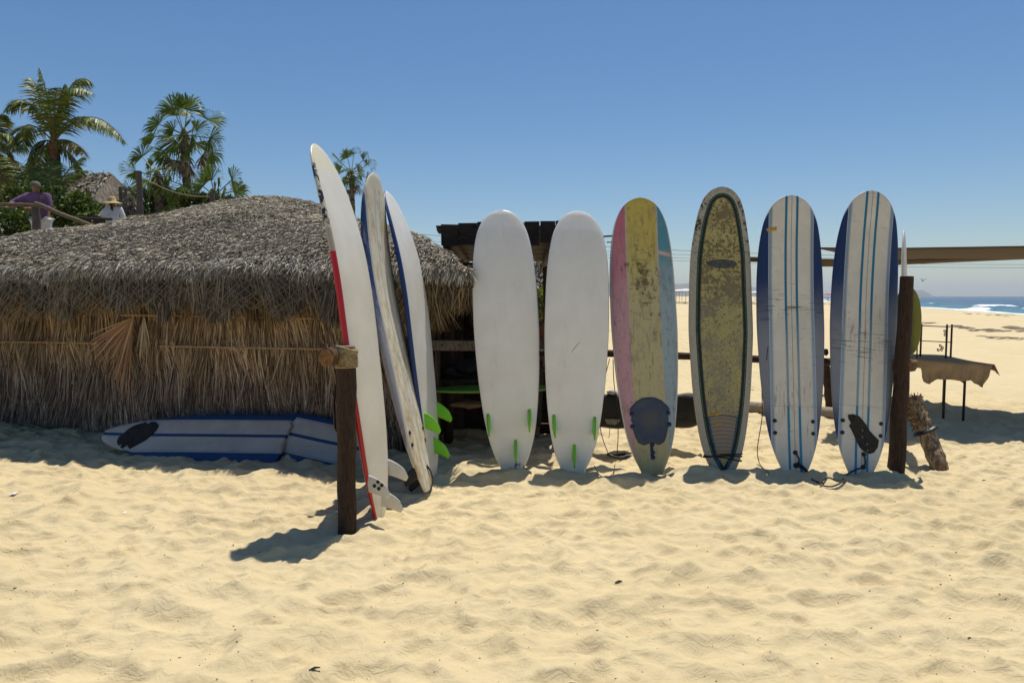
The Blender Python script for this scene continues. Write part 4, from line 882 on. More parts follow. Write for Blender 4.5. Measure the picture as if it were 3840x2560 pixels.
# display rack on the table
dr_ = tag(empty('display_rack', at(3500, 1340, 9.6)), 'black metal display rack with a red bar standing on the cloth covered table', 'rack'); D0 = at(3500, 1340, 9.6); zt = .75
def rk(px, py, Y=9.6): return at(px, py, Y)-D0
M_RED = plain('red_tube', (.30, .02, .02), .4, .2)
for x0, y0, Y in ((3456, 1214, 9.6), (3552, 1216, 9.3), (3570, 1216, 9.5), (3440, 1290, 9.3)): 
    p = at(x0, y0, Y); m = MB(); m.tube([Vector((p.x, p.y, zt))-D0, p-D0], .013 if x0 > 3450 else .009, 8); m.build('upright', M_TL, dr_)
for a, b_ in (((3454, 1221), (3552, 1225)), ((3552, 1225), (3572, 1224))): m = MB(); m.tube([rk(*a), rk(*b_, 9.4)], .008, 6); m.build('top_bar', plain('worn_metal', (.12, .12, .13), .4, .4, 40), dr_)
m = MB(); m.tube([rk(3440, 1277), rk(3572, 1283, 9.45)], .007, 6); m.build('red_bar', M_RED, dr_)
def trinkets(label, pts, mat, r):
    m = MB()
    for x, y in pts: 
        p = at(x, y, 9.35); V = [p+Vector((r*math.cos(a)*.8, .01*math.sin(a), r*math.sin(a))) for a in np.linspace(0, 6.28, 11)]; m.tube(V, r*.38, 6, cap=False)
    o = m.build('hanging_trinkets', mat); tag(o, label, 'trinkets')
trinkets('small black trinkets hanging high on the display rack', [(3543, 1242), (3544, 1255)], M_TL, .016)
trinkets('red and black trinkets hanging below the red bar', [(3526, 1296), (3534, 1303), (3530, 1311), (3518, 1312)], M_RED, .016)
# awnings
M_AWN = plain('brown_awning_cloth', (.055, .032, .017), .85, .12, 5, .01)
def sheet(name, label, rows, thick=.012, mat=M_AWN, sag=.05):
    """rows: list of polylines of world points"""
    m = MB(); n = 24; R_ = []
    for r in rows:
        c_ = [Vector(p) for p in r]; R_.append([c_[0].lerp(c_[-1], i/n) if len(c_) == 2 else curve(c_, n)[min(i, len(curve(c_, n))-1)] for i in range(n+1)])
    K = 10; G_ = []
    for k in range(K+1):
        t = k/K*(len(R_)-1); a = min(int(t), len(R_)-2); f = t-a; G_.append([R_[a][i].lerp(R_[a+1][i], f)-Vector((0, 0, sag*math.sin(math.pi*k/K)*math.sin(math.pi*i/n))) for i in range(n+1)])
    m.add([p for r in G_ for p in r], [(k*(n+1)+i, k*(n+1)+i+1, (k+1)*(n+1)+i+1, (k+1)*(n+1)+i) for k in range(K) for i in range(n)], True)
    o = m.build(name, mat); md = o.modifiers.new('thick', 'SOLIDIFY'); md.thickness = thick; md.offset = 1; tag(o, label, 'awning'); return o
sheet('cloth_awning', 'brown cloth awning stretched over the table and cut by the right edge', [[at(3060, 931, 8.12), at(3300, 933, 8.1), at(3560, 930, 8.1), at(4200, 920, 8.1)], [at(3270, 975, 12.0), at(3420, 974, 11.2), at(3600, 972, 10.3), at(4250, 960, 8.9)]], sag=.0)
ab = tag(empty('awning_beam', at(3100, 985, 11.6)), 'brown timber beam under the cloth awning behind the striped surfboards', 'beam'); m = MB()
pa, pb = at(2812, 973, 12.6), at(3300, 985, 11.2); d = pb-pa; Rm = d.to_track_quat('X', 'Z').to_matrix().to_4x4()
m.box((pa+pb)/2-ab.location, (d.length, .10, .085), Rm, bev=.008); m.build('beam', wood('awning_beam_wood', (.13, .075, .035), (.06, .035, .016), 0), ab)
sheet('cloth_awning', 'lower dark brown cloth hanging under the far edge of the awning', [[at(3060, 975, 11.5), at(3290, 977, 11.0), at(3480, 975, 10.5), at(3900, 966, 9.6)], [at(3060, 1000, 11.8), at(3290, 999, 11.2), at(3420, 991, 10.8), at(3900, 970, 9.9)]], sag=0)
for px, py, Y in ((2830, 975, 12.4), (3395, 985, 12.8)):
    pass
# utility lines far behind
gW = 'thin overhead wires behind the surfboards'
for i, (x0, y0, x1, y1, Y, r, lab) in enumerate(((2230, 886, 3000, 931, 40, .012, 'highest overhead wire behind the pink board'), (2230, 911, 3000, 936, 40, .009, 'second overhead wire below the highest one'), (2150, 927, 3300, 962, 46, .010, 'third overhead wire, fainter and lower'), (2150, 935, 3300, 975, 46, .010, 'lowest overhead wire above the hazy hills'))):
    a = at(x0-900, y0-25, Y-2); b_ = at(x1+900, y1+30, Y+6); n = 30
    m = MB(); m.tube([a.lerp(b_, k/n)-Vector((0, 0, .5*math.sin(math.pi*k/n))) for k in range(n+1)], r, 4); o = m.build('overhead_wire', M_BLACK); tag(o, lab, 'wire', gW)
m = MB(); m.tube([at(2255, 887, 20), at(2300, 884, 20)], .03, 8); m.tube([at(2275, 908, 20), at(2300, 908, 20)], .02, 8); o = m.build('wire_splice', M_BLACK); tag(o, 'dark splice where wires leave the clean white board', 'wire splice')
# far beach: parasols, seaweed, bird
def parasol(px, Y, w, h, col, lab):
    b_ = Vector(((px-1920)/F*Y, Y, float(sand_h((px-1920)/F*Y, Y)))); o = tag(empty('beach_parasol', b_), lab, 'parasol', 'parasols far down the beach'); m = MB(); m.tube([(0, 0, 0), (0, 0, h)], .04, 6); m.build('pole', M_GREYWOOD, o)
    n = 10; m = MB(); V = []
    for j, (r, z) in enumerate(((1, 0), (.95, .12), (.55, .38), (.02, .5))):
        for i in range(n): a = i*2*math.pi/n; V.append((w*r*math.cos(a), w*r*math.sin(a), h-.3+z))
    m.add(V, [(j*n+i, j*n+(i+1) % n, (j+1)*n+(i+1) % n, (j+1)*n+i) for j in range(3) for i in range(n)]); m.build('canopy', plain('parasol_cloth', col, .8, .1), o)
for px, Y, c_, lab in ((2546, 150, (.7, .7, .68), 'white parasol left in the gap beyond the pink board'), (2556, 165, (.05, .08, .25), 'blue parasol in the gap beyond the pink board'), (2570, 140, (.7, .68, .62), 'white parasol right in the gap beside the mottled board'), (2830, 210, (.7, .7, .7), 'white parasol seen left of the sticker board'), (2536, 180, (.35, .08, .08), 'red parasol at the edge of the pink board'), (3103, 230, (.4, .06, .06), 'small red parasol in the gap between the striped boards')): parasol(px, Y, 1.9, 2.9, c_, lab)
def wrack():
    Vv = []; Ff = []; rr = random.Random(4)
    for (x0, y0, x1, y1, n, s) in ((3455, 1212, 3520, 1214, 26, 1), (3575, 1222, 3640, 1232, 40, 1), (3640, 1236, 3780, 1246, 60, 1), (3775, 1228, 3835, 1236, 60, 1.8), (3680, 1262, 3840, 1272, 40, .8), (3820, 1246, 3900, 1250, 16, 1.3), (3600, 1170, 3850, 1176, 18, .8), (2530, 1136, 3120, 1141, 90, 1.6)):
        for k in range(n):
            t = rr.random(); px = x0+(x1-x0)*t; py = y0+(y1-y0)*t+rr.gauss(0, 2.0); p = gnd(px, py, -.1 if py > 1190 else -.4); z = float(sand_h(p.x, p.y)); p = at(px, py, (CAMZ-z)*p.y/(CAMZ-p.z) if CAMZ != p.z else p.y)
            z = float(sand_h(p.x, p.y)); r = rr.uniform(.05, .17)*s*(1 if p.y < 60 else 2.5); b = len(Vv); m_ = 7
            for j, (q, zz) in enumerate(((1, -.05), (.6, .6), (.1, .8))):
                for i in range(m_): a = i*6.283/m_; e = rr.uniform(.7, 1.3); Vv.append((p.x+r*1.8*q*e*math.cos(a), p.y+r*q*e*math.sin(a), z+r*zz*.30))
            Ff += [(b+j*m_+i, b+j*m_+(i+1) % m_, b+(j+1)*m_+(i+1) % m_, b+(j+1)*m_+i) for j in range(2) for i in range(m_)]
    m = MB(); m.add(Vv, Ff); o = m.build('seaweed_wrack', plain('dry_seaweed', (.19, .145, .095), .95, .4, 3, .02)); tag(o, 'dark lines of dry seaweed across the far beach', kind='stuff')
wrack()
m = MB(); c_ = at(3460, 1055, 120); m.tube([c_+Vector((-.5, 0, .35)), c_+Vector((-.2, 0, .42)), c_, c_+Vector((.25, 0, .3)), c_+Vector((.7, 0, .5))], [.02, .09, .12, .09, .02], 6, flat=.5); o = m.build('seabird', plain('bird_feather', (.08, .08, .08), .8)); tag(o, 'small dark seabird gliding above the headland', 'bird')
# ------------------------------------------------------------------ debris on the sand
def debris():
    Vv = []; Ff = []; rr = random.Random(11)
    for k in range(420):
        px = rr.uniform(-40, 3880); py = 1800+760*rr.random()**1.1 if rr.random() < .85 else rr.uniform(1660, 1800)
        p = gnd(px, py); z = float(sand_h(p.x, p.y)); r = rr.uniform(.0012, .0030)*(1+rr.random()**8*.8); a = rr.uniform(0, 3.14); l = r*rr.uniform(1, 3.2); b = len(Vv)
        for dz, q in ((-.4, 1), (.5, .9), (.9, .4)):
            for i in range(5): t = i*1.2566; u, v = l*q*math.cos(t), r*q*math.sin(t); Vv.append((p.x+u*math.cos(a)-v*math.sin(a), p.y+u*math.sin(a)+v*math.cos(a), z+dz*r))
        Ff += [(b+j*5+i, b+j*5+(i+1) % 5, b+(j+1)*5+(i+1) % 5, b+(j+1)*5+i) for j in range(2) for i in range(5)]+[tuple(b+10+i for i in range(5))]
    m = MB(); m.add(Vv, Ff); o = m.build('beach_debris', plain('dark_debris', (.06, .042, .028), .9, .5, 60)); tag(o, 'tiny dark twigs and pebbles scattered over the sand', kind='stuff')
debris()
M_WS = plain('white_scrap', (.75, .75, .73), .6, .1)
for (x, y, w_, lab) in ((48, 1853, .035, 'white paper scrap on the sand near the left edge'), (462, 1907, .025, 'small white scrap on the sand left of the board shadow'), (1262, 1940, .015, 'tiny white scrap beside the base of the front post')):
    p = gnd(x, y); p.z = float(sand_h(p.x, p.y))+.006; m = MB(); m.add([p+Vector((-w_, -w_*.4, 0)), p+Vector((w_, -w_*.6, .006)), p+Vector((w_*.8, w_*.6, .01)), p+Vector((-w_*.6, w_*.5, .002)), p+Vector((0, 0, .012))], [(0, 1, 4), (1, 2, 4), (2, 3, 4), (3, 0, 4)]); o = m.build('paper_scrap', M_WS); o.modifiers.new('thick', 'SOLIDIFY').thickness = .001; tag(o, lab, 'scrap')
for (x, y, lab) in ((3690/1, 1802, 'dark twig on the sand right of the palm log'), (2320, 2173, 'short dark stick on the open foreground sand'), (2140, 2552, 'curled brown leaf at the bottom edge of the sand'), (1180, 2548, 'small twig at the bottom edge left of centre')):
    p = gnd(x, y); p.z = float(sand_h(p.x, p.y))+.004; m = MB(); m.tube([p+Vector((-.022, -.004, 0)), p+Vector((0, .004, .006)), p+Vector((.022, .010, .004))], [.002, .005, .002], 6); o = m.build('twig', plain('twig_bark', (.05, .035, .02), .9)); tag(o, lab, 'twig')
# ------------------------------------------------------------------ palms
def frond(root, o0, hub, mid, tip, llen, nl=68, green=((.05, .095, .012), (.20, .25, .045)), yell=.15, seed=0, droop=.5):
    """one feather frond: midrib and its leaflets in one mesh"""
    r = np.random.default_rng(seed); h, m_, t_ = [Vector(p) for p in (hub, mid, tip)]; c = m_*2-(h+t_)/2   # the curve passes through mid
    n = nl; u = np.linspace(.10, 1, n); P = np.array([(1-k)**2*np.array(h)+2*k*(1-k)*np.array(c)+k*k*np.array(t_) for k in u]); T = np.gradient(P, axis=0); T = unit(T)
    side = unit(np.cross(T, [0, 0, 1.0])+1e-4); upv = unit(np.cross(side, T)); V = []; Q = []; C = []
    env = np.sin(np.clip(u*1.02, 0, 1)*math.pi*.86+.28)**.7*llen
    for s in (-1, 1):
        D = side*s*.8+T*.55+upv*(-.15)+np.array([0, 0, -1])*droop*r.uniform(.2, 1.0, (n, 1))+r.normal(0, .10, (n, 3)); D = unit(D)
        L = (env*r.uniform(.8, 1.1, n))[:, None]; w = .022*np.ones((n, 1)); Wd = unit(np.cross(D, upv)+r.normal(0, .2, (n, 3)))
        a = P; b = P+D*L*.5; e = P+D*L+np.array([0, 0, -1])*L*(.10+droop*.25)
        base = sum(len(v) for v in V); V.append(np.stack([a-Wd*w*.4, a+Wd*w*.4, b-Wd*w, b+Wd*w, e-Wd*w*.1, e+Wd*w*.1], 1).reshape(-1, 3)); i = base+np.arange(n)[:, None]*6
        Q += [i+np.array([[0, 1, 3, 2]]), i+np.array([[2, 3, 5, 4]])]
        g0, g1 = np.array(green[0]), np.array(green[1]); k = r.uniform(0, 1, (n, 1)); col = g0+(g1-g0)*k; ye = (r.uniform(0, 1, (n, 1)) < yell); col = np.where(ye, np.array([.30, .24, .05])*(.6+.6*k), col); C.append(np.repeat(col, 6, 0))
    # midrib
    k = 5; rad = np.interp(u, [0, 1], [.030, .006]); PP = np.concatenate([np.array(h)[None], P]); rad = np.concatenate([[.04], rad]); sd = np.concatenate([side[:1], side]); uv = np.concatenate([upv[:1], upv]); base = sum(len(v) for v in V)
    ringv = np.stack([PP+sd*rad[:, None]*math.cos(q*2*math.pi/k)+uv*rad[:, None]*math.sin(q*2*math.pi/k) for q in range(k)], 1).reshape(-1, 3); V.append(ringv); I = base+np.arange(len(PP)*k).reshape(-1, k); J = np.roll(I, -1, 1)
    Q.append(np.stack([I[:-1], J[:-1], J[1:], I[1:]], -1).reshape(-1, 4)); C.append(np.tile(np.array([[.16, .15, .04]]), (len(ringv), 1)))
    return mesh_np('frond', np.concatenate(V)-np.array(o0), np.concatenate(Q), M_LEAF, root, False, cols=np.concatenate(C))
def fanleaf(root, o0, hub, cen, rad, seed, facing=None, dead=0, spread=2.6):
    r = np.random.default_rng(seed); h = np.array(hub); c = np.array(cen); n = 34; rad *= 1.14; ax = unit((c-h)[None])[0]
    f = np.array(facing) if facing is not None else unit(np.array([[r.normal(0, .4), -1, r.normal(.1, .4)]]))[0]
    sv = unit(np.cross(ax, f)[None])[0]; a = np.linspace(-spread/1.0, spread/1.0, n)*.62; st = c-ax*rad*.35
    D = np.cos(a)[:, None]*ax+np.sin(a)[:, None]*sv+r.normal(0, .05, (n, 3)); D = unit(D); L = rad*1.25*(1-.25*np.abs(a)/1.6)*r.uniform(.9, 1.08, n); L = L[:, None]
    Wd = unit(np.cross(D, f)); w = (L*math.sin(spread*1.24/n/2)*1.05)
    p0 = np.repeat(st[None], n, 0); b = p0+D*L*.58; b2 = p0+D*L*.8+np.array([0, 0, -1])*L*.03; e = p0+D*L+np.array([0, 0, -1])*L*r.uniform(.08, .30, (n, 1))
    w1 = w*.62; V = np.stack([p0-Wd*.004, p0+Wd*.004, b-Wd*w1-f*.02, b+Wd*w1+f*.02, b2-Wd*w1*.7, b2+Wd*w1*.7, e-Wd*.003, e+Wd*.003], 1).reshape(-1, 3); i = np.arange(n)[:, None]*8
    Q = [i+np.array([[0, 1, 3, 2]]), i+np.array([[2, 3, 5, 4]]), i+np.array([[4, 5, 7, 6]])]
    k = r.uniform(0, 1, (n, 1)); col = (np.array([.055, .11, .014])+(np.array([.20, .27, .04])-np.array([.055, .11, .014]))*k)
    if dead: col = np.array([.20, .14, .07])*(.4+.9*k)
    C = [np.repeat(col, 8, 0)]; V = [V]
    tips = np.zeros((n*8, 1)); C[0] = np.where((np.arange(n*8) % 8 >= 6)[:, None] & (r.uniform(0, 1, (n*8, 1)) < .5), np.array([.35, .24, .08]), C[0])
    up = unit(np.cross(sv, ax)[None])[0]; m = 5; PP = np.array([h+(st-h)*t-np.array([0, 0, 1])*.06*math.sin(t*3.1)*0 for t in np.linspace(0, 1, 6)]); rv = np.stack([PP+sv*.016*math.cos(q*1.2566)+up*.016*math.sin(q*1.2566) for q in range(m)], 1).reshape(-1, 3); base = n*8; I = base+np.arange(len(rv)).reshape(-1, m); J = np.roll(I, -1, 1)
    Q.append(np.stack([I[:-1], J[:-1], J[1:], I[1:]], -1).reshape(-1, 4)); V.append(rv); C.append(np.tile(np.array([[.20, .20, .07] if not dead else [.16, .11, .06]]), (len(rv), 1)))
    return mesh_np('dry_leaf' if dead else 'fan_leaf', np.concatenate(V)-np.array(o0), np.concatenate(Q), M_LEAF, root, False, cols=np.concatenate(C))
gg = G('palm_trunk_bark', .9, .15); x, y, z = gg.sep(); n = gg.noise(gg.sc(6, 6, 14), 1.2, 5, .7); M_TRUNK = gg.out(gg.mix(gg.ss(n, .4, .62), (.06, .045, .03), (.22, .17, .11)), None, n, .05)
def trunk(root, o0, pts, r0, r1):
    P = curve(pts, 40); m = MB(); k = len(P); m.tube([p-Vector(o0) for p in P], [r0+(r1-r0)*i/(k-1)+(.014 if i % 2 else 0) for i in range(k)], 12, wob=.08); return m.build('trunk', M_TRUNK, root)
Yc = 22.0
def coconut(label, hub, base, fr, Y=Yc, ll=.62, seed=1, r=(.20, .14), droop=.5):
    H = at(hub[0], hub[1], Y); B = at(base[0], base[1], Y); B.z = TZ-.1; o = tag(empty('coconut_palm', B), label, 'palm tree'); trunk(o, B, [B, B.lerp(H, .5)+Vector((.05, 0, 0)), H], *r)
    m = MB(); m.tube([H-B-Vector((0, 0, .5)), H-B-Vector((0, 0, .15)), H-B+Vector((0, 0, .15))], [.15, .20, .06], 10, wob=.15); m.build('crown_fibre', plain('crown_fibre', (.16, .085, .03), .9, .5, 12, .03), o)
    rr = random.Random(seed)
    for i, f in enumerate(fr):
        mx, my, tx_, ty = f[:4]; dy = f[4] if len(f) > 4 else rr.uniform(-1, 1); ye = f[5] if len(f) > 5 else .12
        frond(o, B, H, at(mx, my, Y+dy*.6), at(tx_, ty, Y+dy), ll, seed=seed*50+i, yell=ye, droop=droop)
    return o
coconut('tall coconut palm with arching fronds behind the man in the purple shirt', (203, 530), (208, 900), [(105, 385, 20, 415, -.4), (158, 380, 118, 296, .3, .3), (180, 380, 150, 262, -.3), (243, 355, 345, 348, -.6), (262, 330, 342, 308, .6), (340, 440, 468, 535, -.5, .35), (300, 440, 440, 510, .8, .2), (222, 390, 240, 320, .2), (120, 560, 108, 700, -.4), (150, 590, 150, 730, .5), (265, 530, 315, 570, -.3, .75), (275, 590, 300, 640, .3, .2), (100, 470, 95, 570, .8), (205, 400, 215, 330, -.9)], seed=2)
coconut('coconut palm with yellowing fronds at the left edge of the frame', (-60, 560), (-60, 900), [(20, 500, 62, 560, 0, .1), (0, 540, 100, 560, -.5, .3), (-10, 620, 10, 700, -.5, .9), (30, 560, 45, 690, .4, .8), (-20, 480, 10, 430, 0, .2), (20, 590, 70, 640, .3), (-100, 500, -180, 560, 0)], seed=3)
coconut('short young coconut palm low behind the coconut palm trunk', (150, 800), (150, 900), [(90, 700, 30, 720, .3), (110, 680, 60, 640, .6, .2), (200, 700, 245, 760, .3), (230, 690, 320, 640, .8), (150, 690, 150, 620, 1), (60, 760, 10, 830, .2), (260, 740, 360, 790, .5), (240, 660, 310, 590, 1.2, .25), (190, 660, 200, 600, 1), (80, 640, 20, 590, .8, .3)], Y=20, ll=.5, seed=4, r=(.14, .1), droop=.25)
def fanpalm(label, hub, base, leaves, Y=Yc, seed=1, r=(.20, .15), dead=0):
    H = at(hub[0], hub[1], Y); B = at(base[0], base[1], Y); B.z = TZ-.1 if Y < 30 else 0; o = tag(empty('fan_palm', B), label, 'palm tree'); trunk(o, B, [B, B.lerp(H, .5)+Vector((.04, 0, 0)), H], r[0]*.72, r[1]*.72); rr = random.Random(seed); m = MB(); m.tube([H-B-Vector((0, 0, .45)), H-B-Vector((0, 0, .12)), H-B+Vector((0, 0, .16))], [.11, .17, .05], 9, wob=.2); m.build('crown_fibre', M_TRUNK, o)
    for q_ in ((-22, 40), (26, 46), (2, -26), (-34, 8), (34, 4)):
        R_ = leaves[0][2]*.8; fanleaf(o, B, H, at(hub[0]+q_[0]*R_/50, hub[1]+q_[1]*R_/50, Y-.9), R_/F*Y, seed*77+q_[0])
    for i, f in enumerate(leaves):
        px, py, R_ = f[:3]; dy = rr.uniform(-.8, .8); C_ = at(px, py, Y+dy); fanleaf(o, B, H, C_, R_/F*Y, seed*40+i, dead=len(f) > 3)
    return o
fanpalm('tall fan palm with a full crown behind the grey post', (690, 505), (706, 900), [(645, 395, 62), (705, 390, 66), (668, 420, 50), (795, 440, 55), (580, 460, 52), (565, 515, 58), (800, 520, 55), (640, 540, 55), (745, 545, 52), (610, 590, 55), (690, 590, 60), (805, 580, 52), (770, 600, 50, 1), (660, 620, 50, 1), (750, 480, 42), (640, 480, 40), (712, 640, 45, 1)], seed=5)
fanpalm('lower fan palm left of the tall fan palm', (590, 660), (595, 900), [(525, 575, 55), (575, 600, 48), (490, 640, 48), (540, 690, 55), (640, 650, 52), (650, 720, 50), (480, 730, 50), (600, 720, 48), (700, 700, 50), (560, 760, 55), (640, 780, 50)], Y=20.5, seed=6)
fanpalm('small fan palm right of the tall fan palm trunk', (805, 735), (812, 900), [(788, 655, 52), (880, 665, 50), (895, 712, 46), (750, 690, 46), (742, 760, 50), (860, 745, 44), (820, 700, 40), (700, 770, 50), (870, 790, 44)], Y=21, seed=7, r=(.15, .12))
fanpalm('lone fan palm rising between the red-railed board and the cream board', (1318, 650), (1322, 900), [(1300, 580, 30), (1328, 568, 32), (1368, 592, 30), (1388, 612, 30), (1262, 592, 30), (1272, 622, 26), (1290, 640, 28), (1350, 640, 30), (1385, 668, 26), (1330, 675, 30), (1300, 690, 26), (1345, 705, 26, 1), (1318, 720, 24, 1)], Y=34, seed=8, r=(.2, .16))
# leafy shrubs on the terrace
def shrub(label, px, py, Y, rx, rz, n=1500, col=((.02, .045, .008), (.13, .19, .03)), seed=0, leaf=(.10, .24), name='shrub'):
    r = np.random.default_rng(seed); c = at(px, py, Y); b = Vector((c.x, Y, TZ-.05)); o = tag(empty(name, b), label, 'shrub', 'leafy shrubs on the terrace'); rx_ = rx/F*Y; rz_ = rz/F*Y
    ph = r.uniform(0, 6, 6); d = unit(r.normal(0, 1, (n, 3))); rad = r.uniform(.35, 1, n)**.5*(1+.22*np.sin(3*d[:, 0]*3+ph[0])+.18*np.sin(5*d[:, 2]*2+ph[1])); P = np.array(c)+d*rad[:, None]*np.array([rx_, rx_*.8, rz_]); P[:, 2] = np.maximum(P[:, 2], TZ)
    D = d+r.normal(0, .6, (n, 3))+np.array([0, 0, .35]); k = r.uniform(0, 1, (n, 1)); C = np.array(col[0])+(np.array(col[1])-np.array(col[0]))*k; C = np.where(r.uniform(0, 1, (n, 1)) < .05, np.array([.28, .24, .06]), C)
    blades('foliage', P-np.array(b), D, np.cross(D, r.normal(0, 1, (n, 3))), r.uniform(*leaf, n), r.uniform(.03, .06, n), C, o, .3, M_LEAF)
    m = MB()
    for i in range(5): t = Vector(((r.random()-.5)*rx_, (r.random()-.5)*rx_*.5, c.z-b.z+(r.random()-.3)*rz_)); m.tube([(0, 0, -.1), t*.5+Vector((0, 0, .1)), t], [.05, .035, .015], 6)
    m.build('stem', M_TRUNK, o)
shrub('dark green shrub at the left edge below the pole railing', 40, 845, 17.5, 110, 55, 2200, seed=11)
shrub('yellow green shrub behind the left railing pole', 60, 760, 19, 80, 50, 1400, col=((.03, .05, .008), (.14, .17, .03)), seed=12)
shrub('dense shrub between the man and the woman in the straw hat', 285, 800, 18.5, 80, 65, 1900, seed=13)
shrub('bright leafy shrub low beside the woman in the straw hat', 360, 830, 17.4, 50, 30, 900, col=((.04, .07, .01), (.16, .22, .04)), seed=14)
shrub('dark shrub right of the woman under the fan palms', 560, 790, 21.5, 110, 65, 2600, seed=15)
shrub('dark shrub at the foot of the tall fan palm', 720, 780, 21.5, 110, 55, 2600, col=((.02, .035, .008), (.08, .10, .02)), seed=16)
shrub('low shrub right of the short grey post on the roof line', 850, 775, 21.5, 60, 30, 900, seed=17)
shrub('thin dry grey shrub beside the tall grey post', 490, 780, 17.2, 22, 40, 350, col=((.12, .11, .09), (.34, .32, .27)), seed=18, leaf=(.06, .14))
shrub('dark shrub under the coconut palm behind the man', 150, 775, 20, 110, 70, 2000, seed=19)
# background palapa roofs
def palapa(label, pts, Y, zb, name='thatched_palapa'):
    """pts: left eave, ridge left, ridge right, right eave (pixels)"""
    le, rl, rr_, re = [at(px, py, Y) for px, py in pts]; back = Vector((0, 5, 0)); o = tag(empty(name, (rl.x, Y, zb)), label, 'palapa'); O = np.array([rl.x, Y, zb]); g0 = Vector((0, -2.6, 0))
    le += g0; re += g0; m = MB(); b1 = le+back; b2 = re+back
    m.add([p-Vector(O) for p in (le, re, rr_, rl, b1, b2)], [(0, 1, 2, 3), (1, 5, 2), (5, 4, 3, 2), (4, 0, 3)]); m.build('roof', M_THATCH2, o)
    N = 5200; u = RNG.uniform(0, 1, N); v = RNG.uniform(0, 1, N); A = np.array(le)[None]*(1-u[:, None])+np.array(re)[None]*u[:, None]; B = np.array(rl)[None]*(1-u[:, None])+np.array(rr_)[None]*u[:, None]; P = A+(B-A)*v[:, None]+np.array([0, -.03, .04]); D = (A-B)+RNG.normal(0, .8, (N, 3))
    blades('roof_thatch', P-O, D, RNG.normal(0, 1, (N, 3))+np.array([2, 0, 0]), RNG.uniform(.15, .4, N), RNG.uniform(.03, .06, N), ramp([(0, (.10, .08, .06)), (.5, (.30, .26, .20)), (1, (.55, .50, .40))], RNG.uniform(0, 1, N)), o, .05)
    for x_ in (le.x+.5, re.x-.5): m = MB(); m.tube([Vector((x_, Y-1.8, zb))-Vector(O), Vector((x_, Y-1.8, (le.z+re.z)/2+.1))-Vector(O)], .09, 8); m.build('post', M_POST, o)
M_THATCH2 = plain('far_thatch', (.20, .17, .13), .95, .5, 5, .05)
palapa('grey thatched palapa roof beyond the woman in the straw hat', [(215, 800), (285, 658), (422, 652), (468, 800)], 27, TZ)
palapa('pale thatched palapa roof at the left edge behind the palms', [(-300, 800), (-180, 690), (40, 655), (150, 800)], 28, TZ)
# posts and rails on the terrace
M_PG = wood('sun_bleached_post', (.17, .14, .12), (.08, .065, .055))
def tpost(label, x, y0, Y, w): b_ = at(x, y0, Y); base = Vector((b_.x, Y, TZ)); post('terrace_post', label, base, b_, w, w*.93, M_PG)
tpost('tall grey wooden post on the terrace above the thatch', 521, 642, 15.5, .066)
tpost('short grey post at the roof line right of the fan palms', 796, 722, 15.5, .06)
tpost('dark railing post in front of the man in the purple shirt', 134, 778, 15.2, .085)
tpost('thin pale post left of the tall grey post', 452, 702, 17.5, .045); tpost('thin pale post right beside the other thin pale post', 472, 706, 17.5, .04)
m = MB(); m.tube(curve([at(-150, 762, 15.25), at(0, 767, 15.2), at(80, 768, 15.15), at(150, 772, 15.1)], 12), .042, 8, wob=.05); o = m.build('rail_pole', wood('rail_pole_wood', (.22, .15, .09), (.10, .07, .04), 0)); tag(o, 'horizontal brown railing pole at the upper left edge', 'rail')
m = MB(); m.tube(curve([at(132, 763, 15.05), at(160, 772, 15.0), at(230, 803, 14.9), at(300, 829, 14.8), at(352, 850, 14.7)], 16), .045, 8, wob=.05); o = m.build('rail_pole', wood('rail_pole_wood', (.24, .18, .11), (.12, .09, .05), 0)); tag(o, 'sloping railing pole running down in front of the man', 'rail')
m = MB(); m.tube([at(300, 818, 16.0), at(420, 822, 16.0)], .03, 8); o = m.build('low_rail', M_POST); tag(o, 'thin brown rail at the left hand of the woman in the hat', 'rail')
m = MB(); a = at(524, 660, 15.5); b_ = at(796, 738, 15.5); m.tube([a.lerp(b_, k/20)-Vector((0, 0, .14*math.sin(math.pi*k/20))) for k in range(21)], .012, 6); o = m.build('rope', M_ROPE); tag(o, 'rope strung from the tall grey post to the short grey post', 'rope')
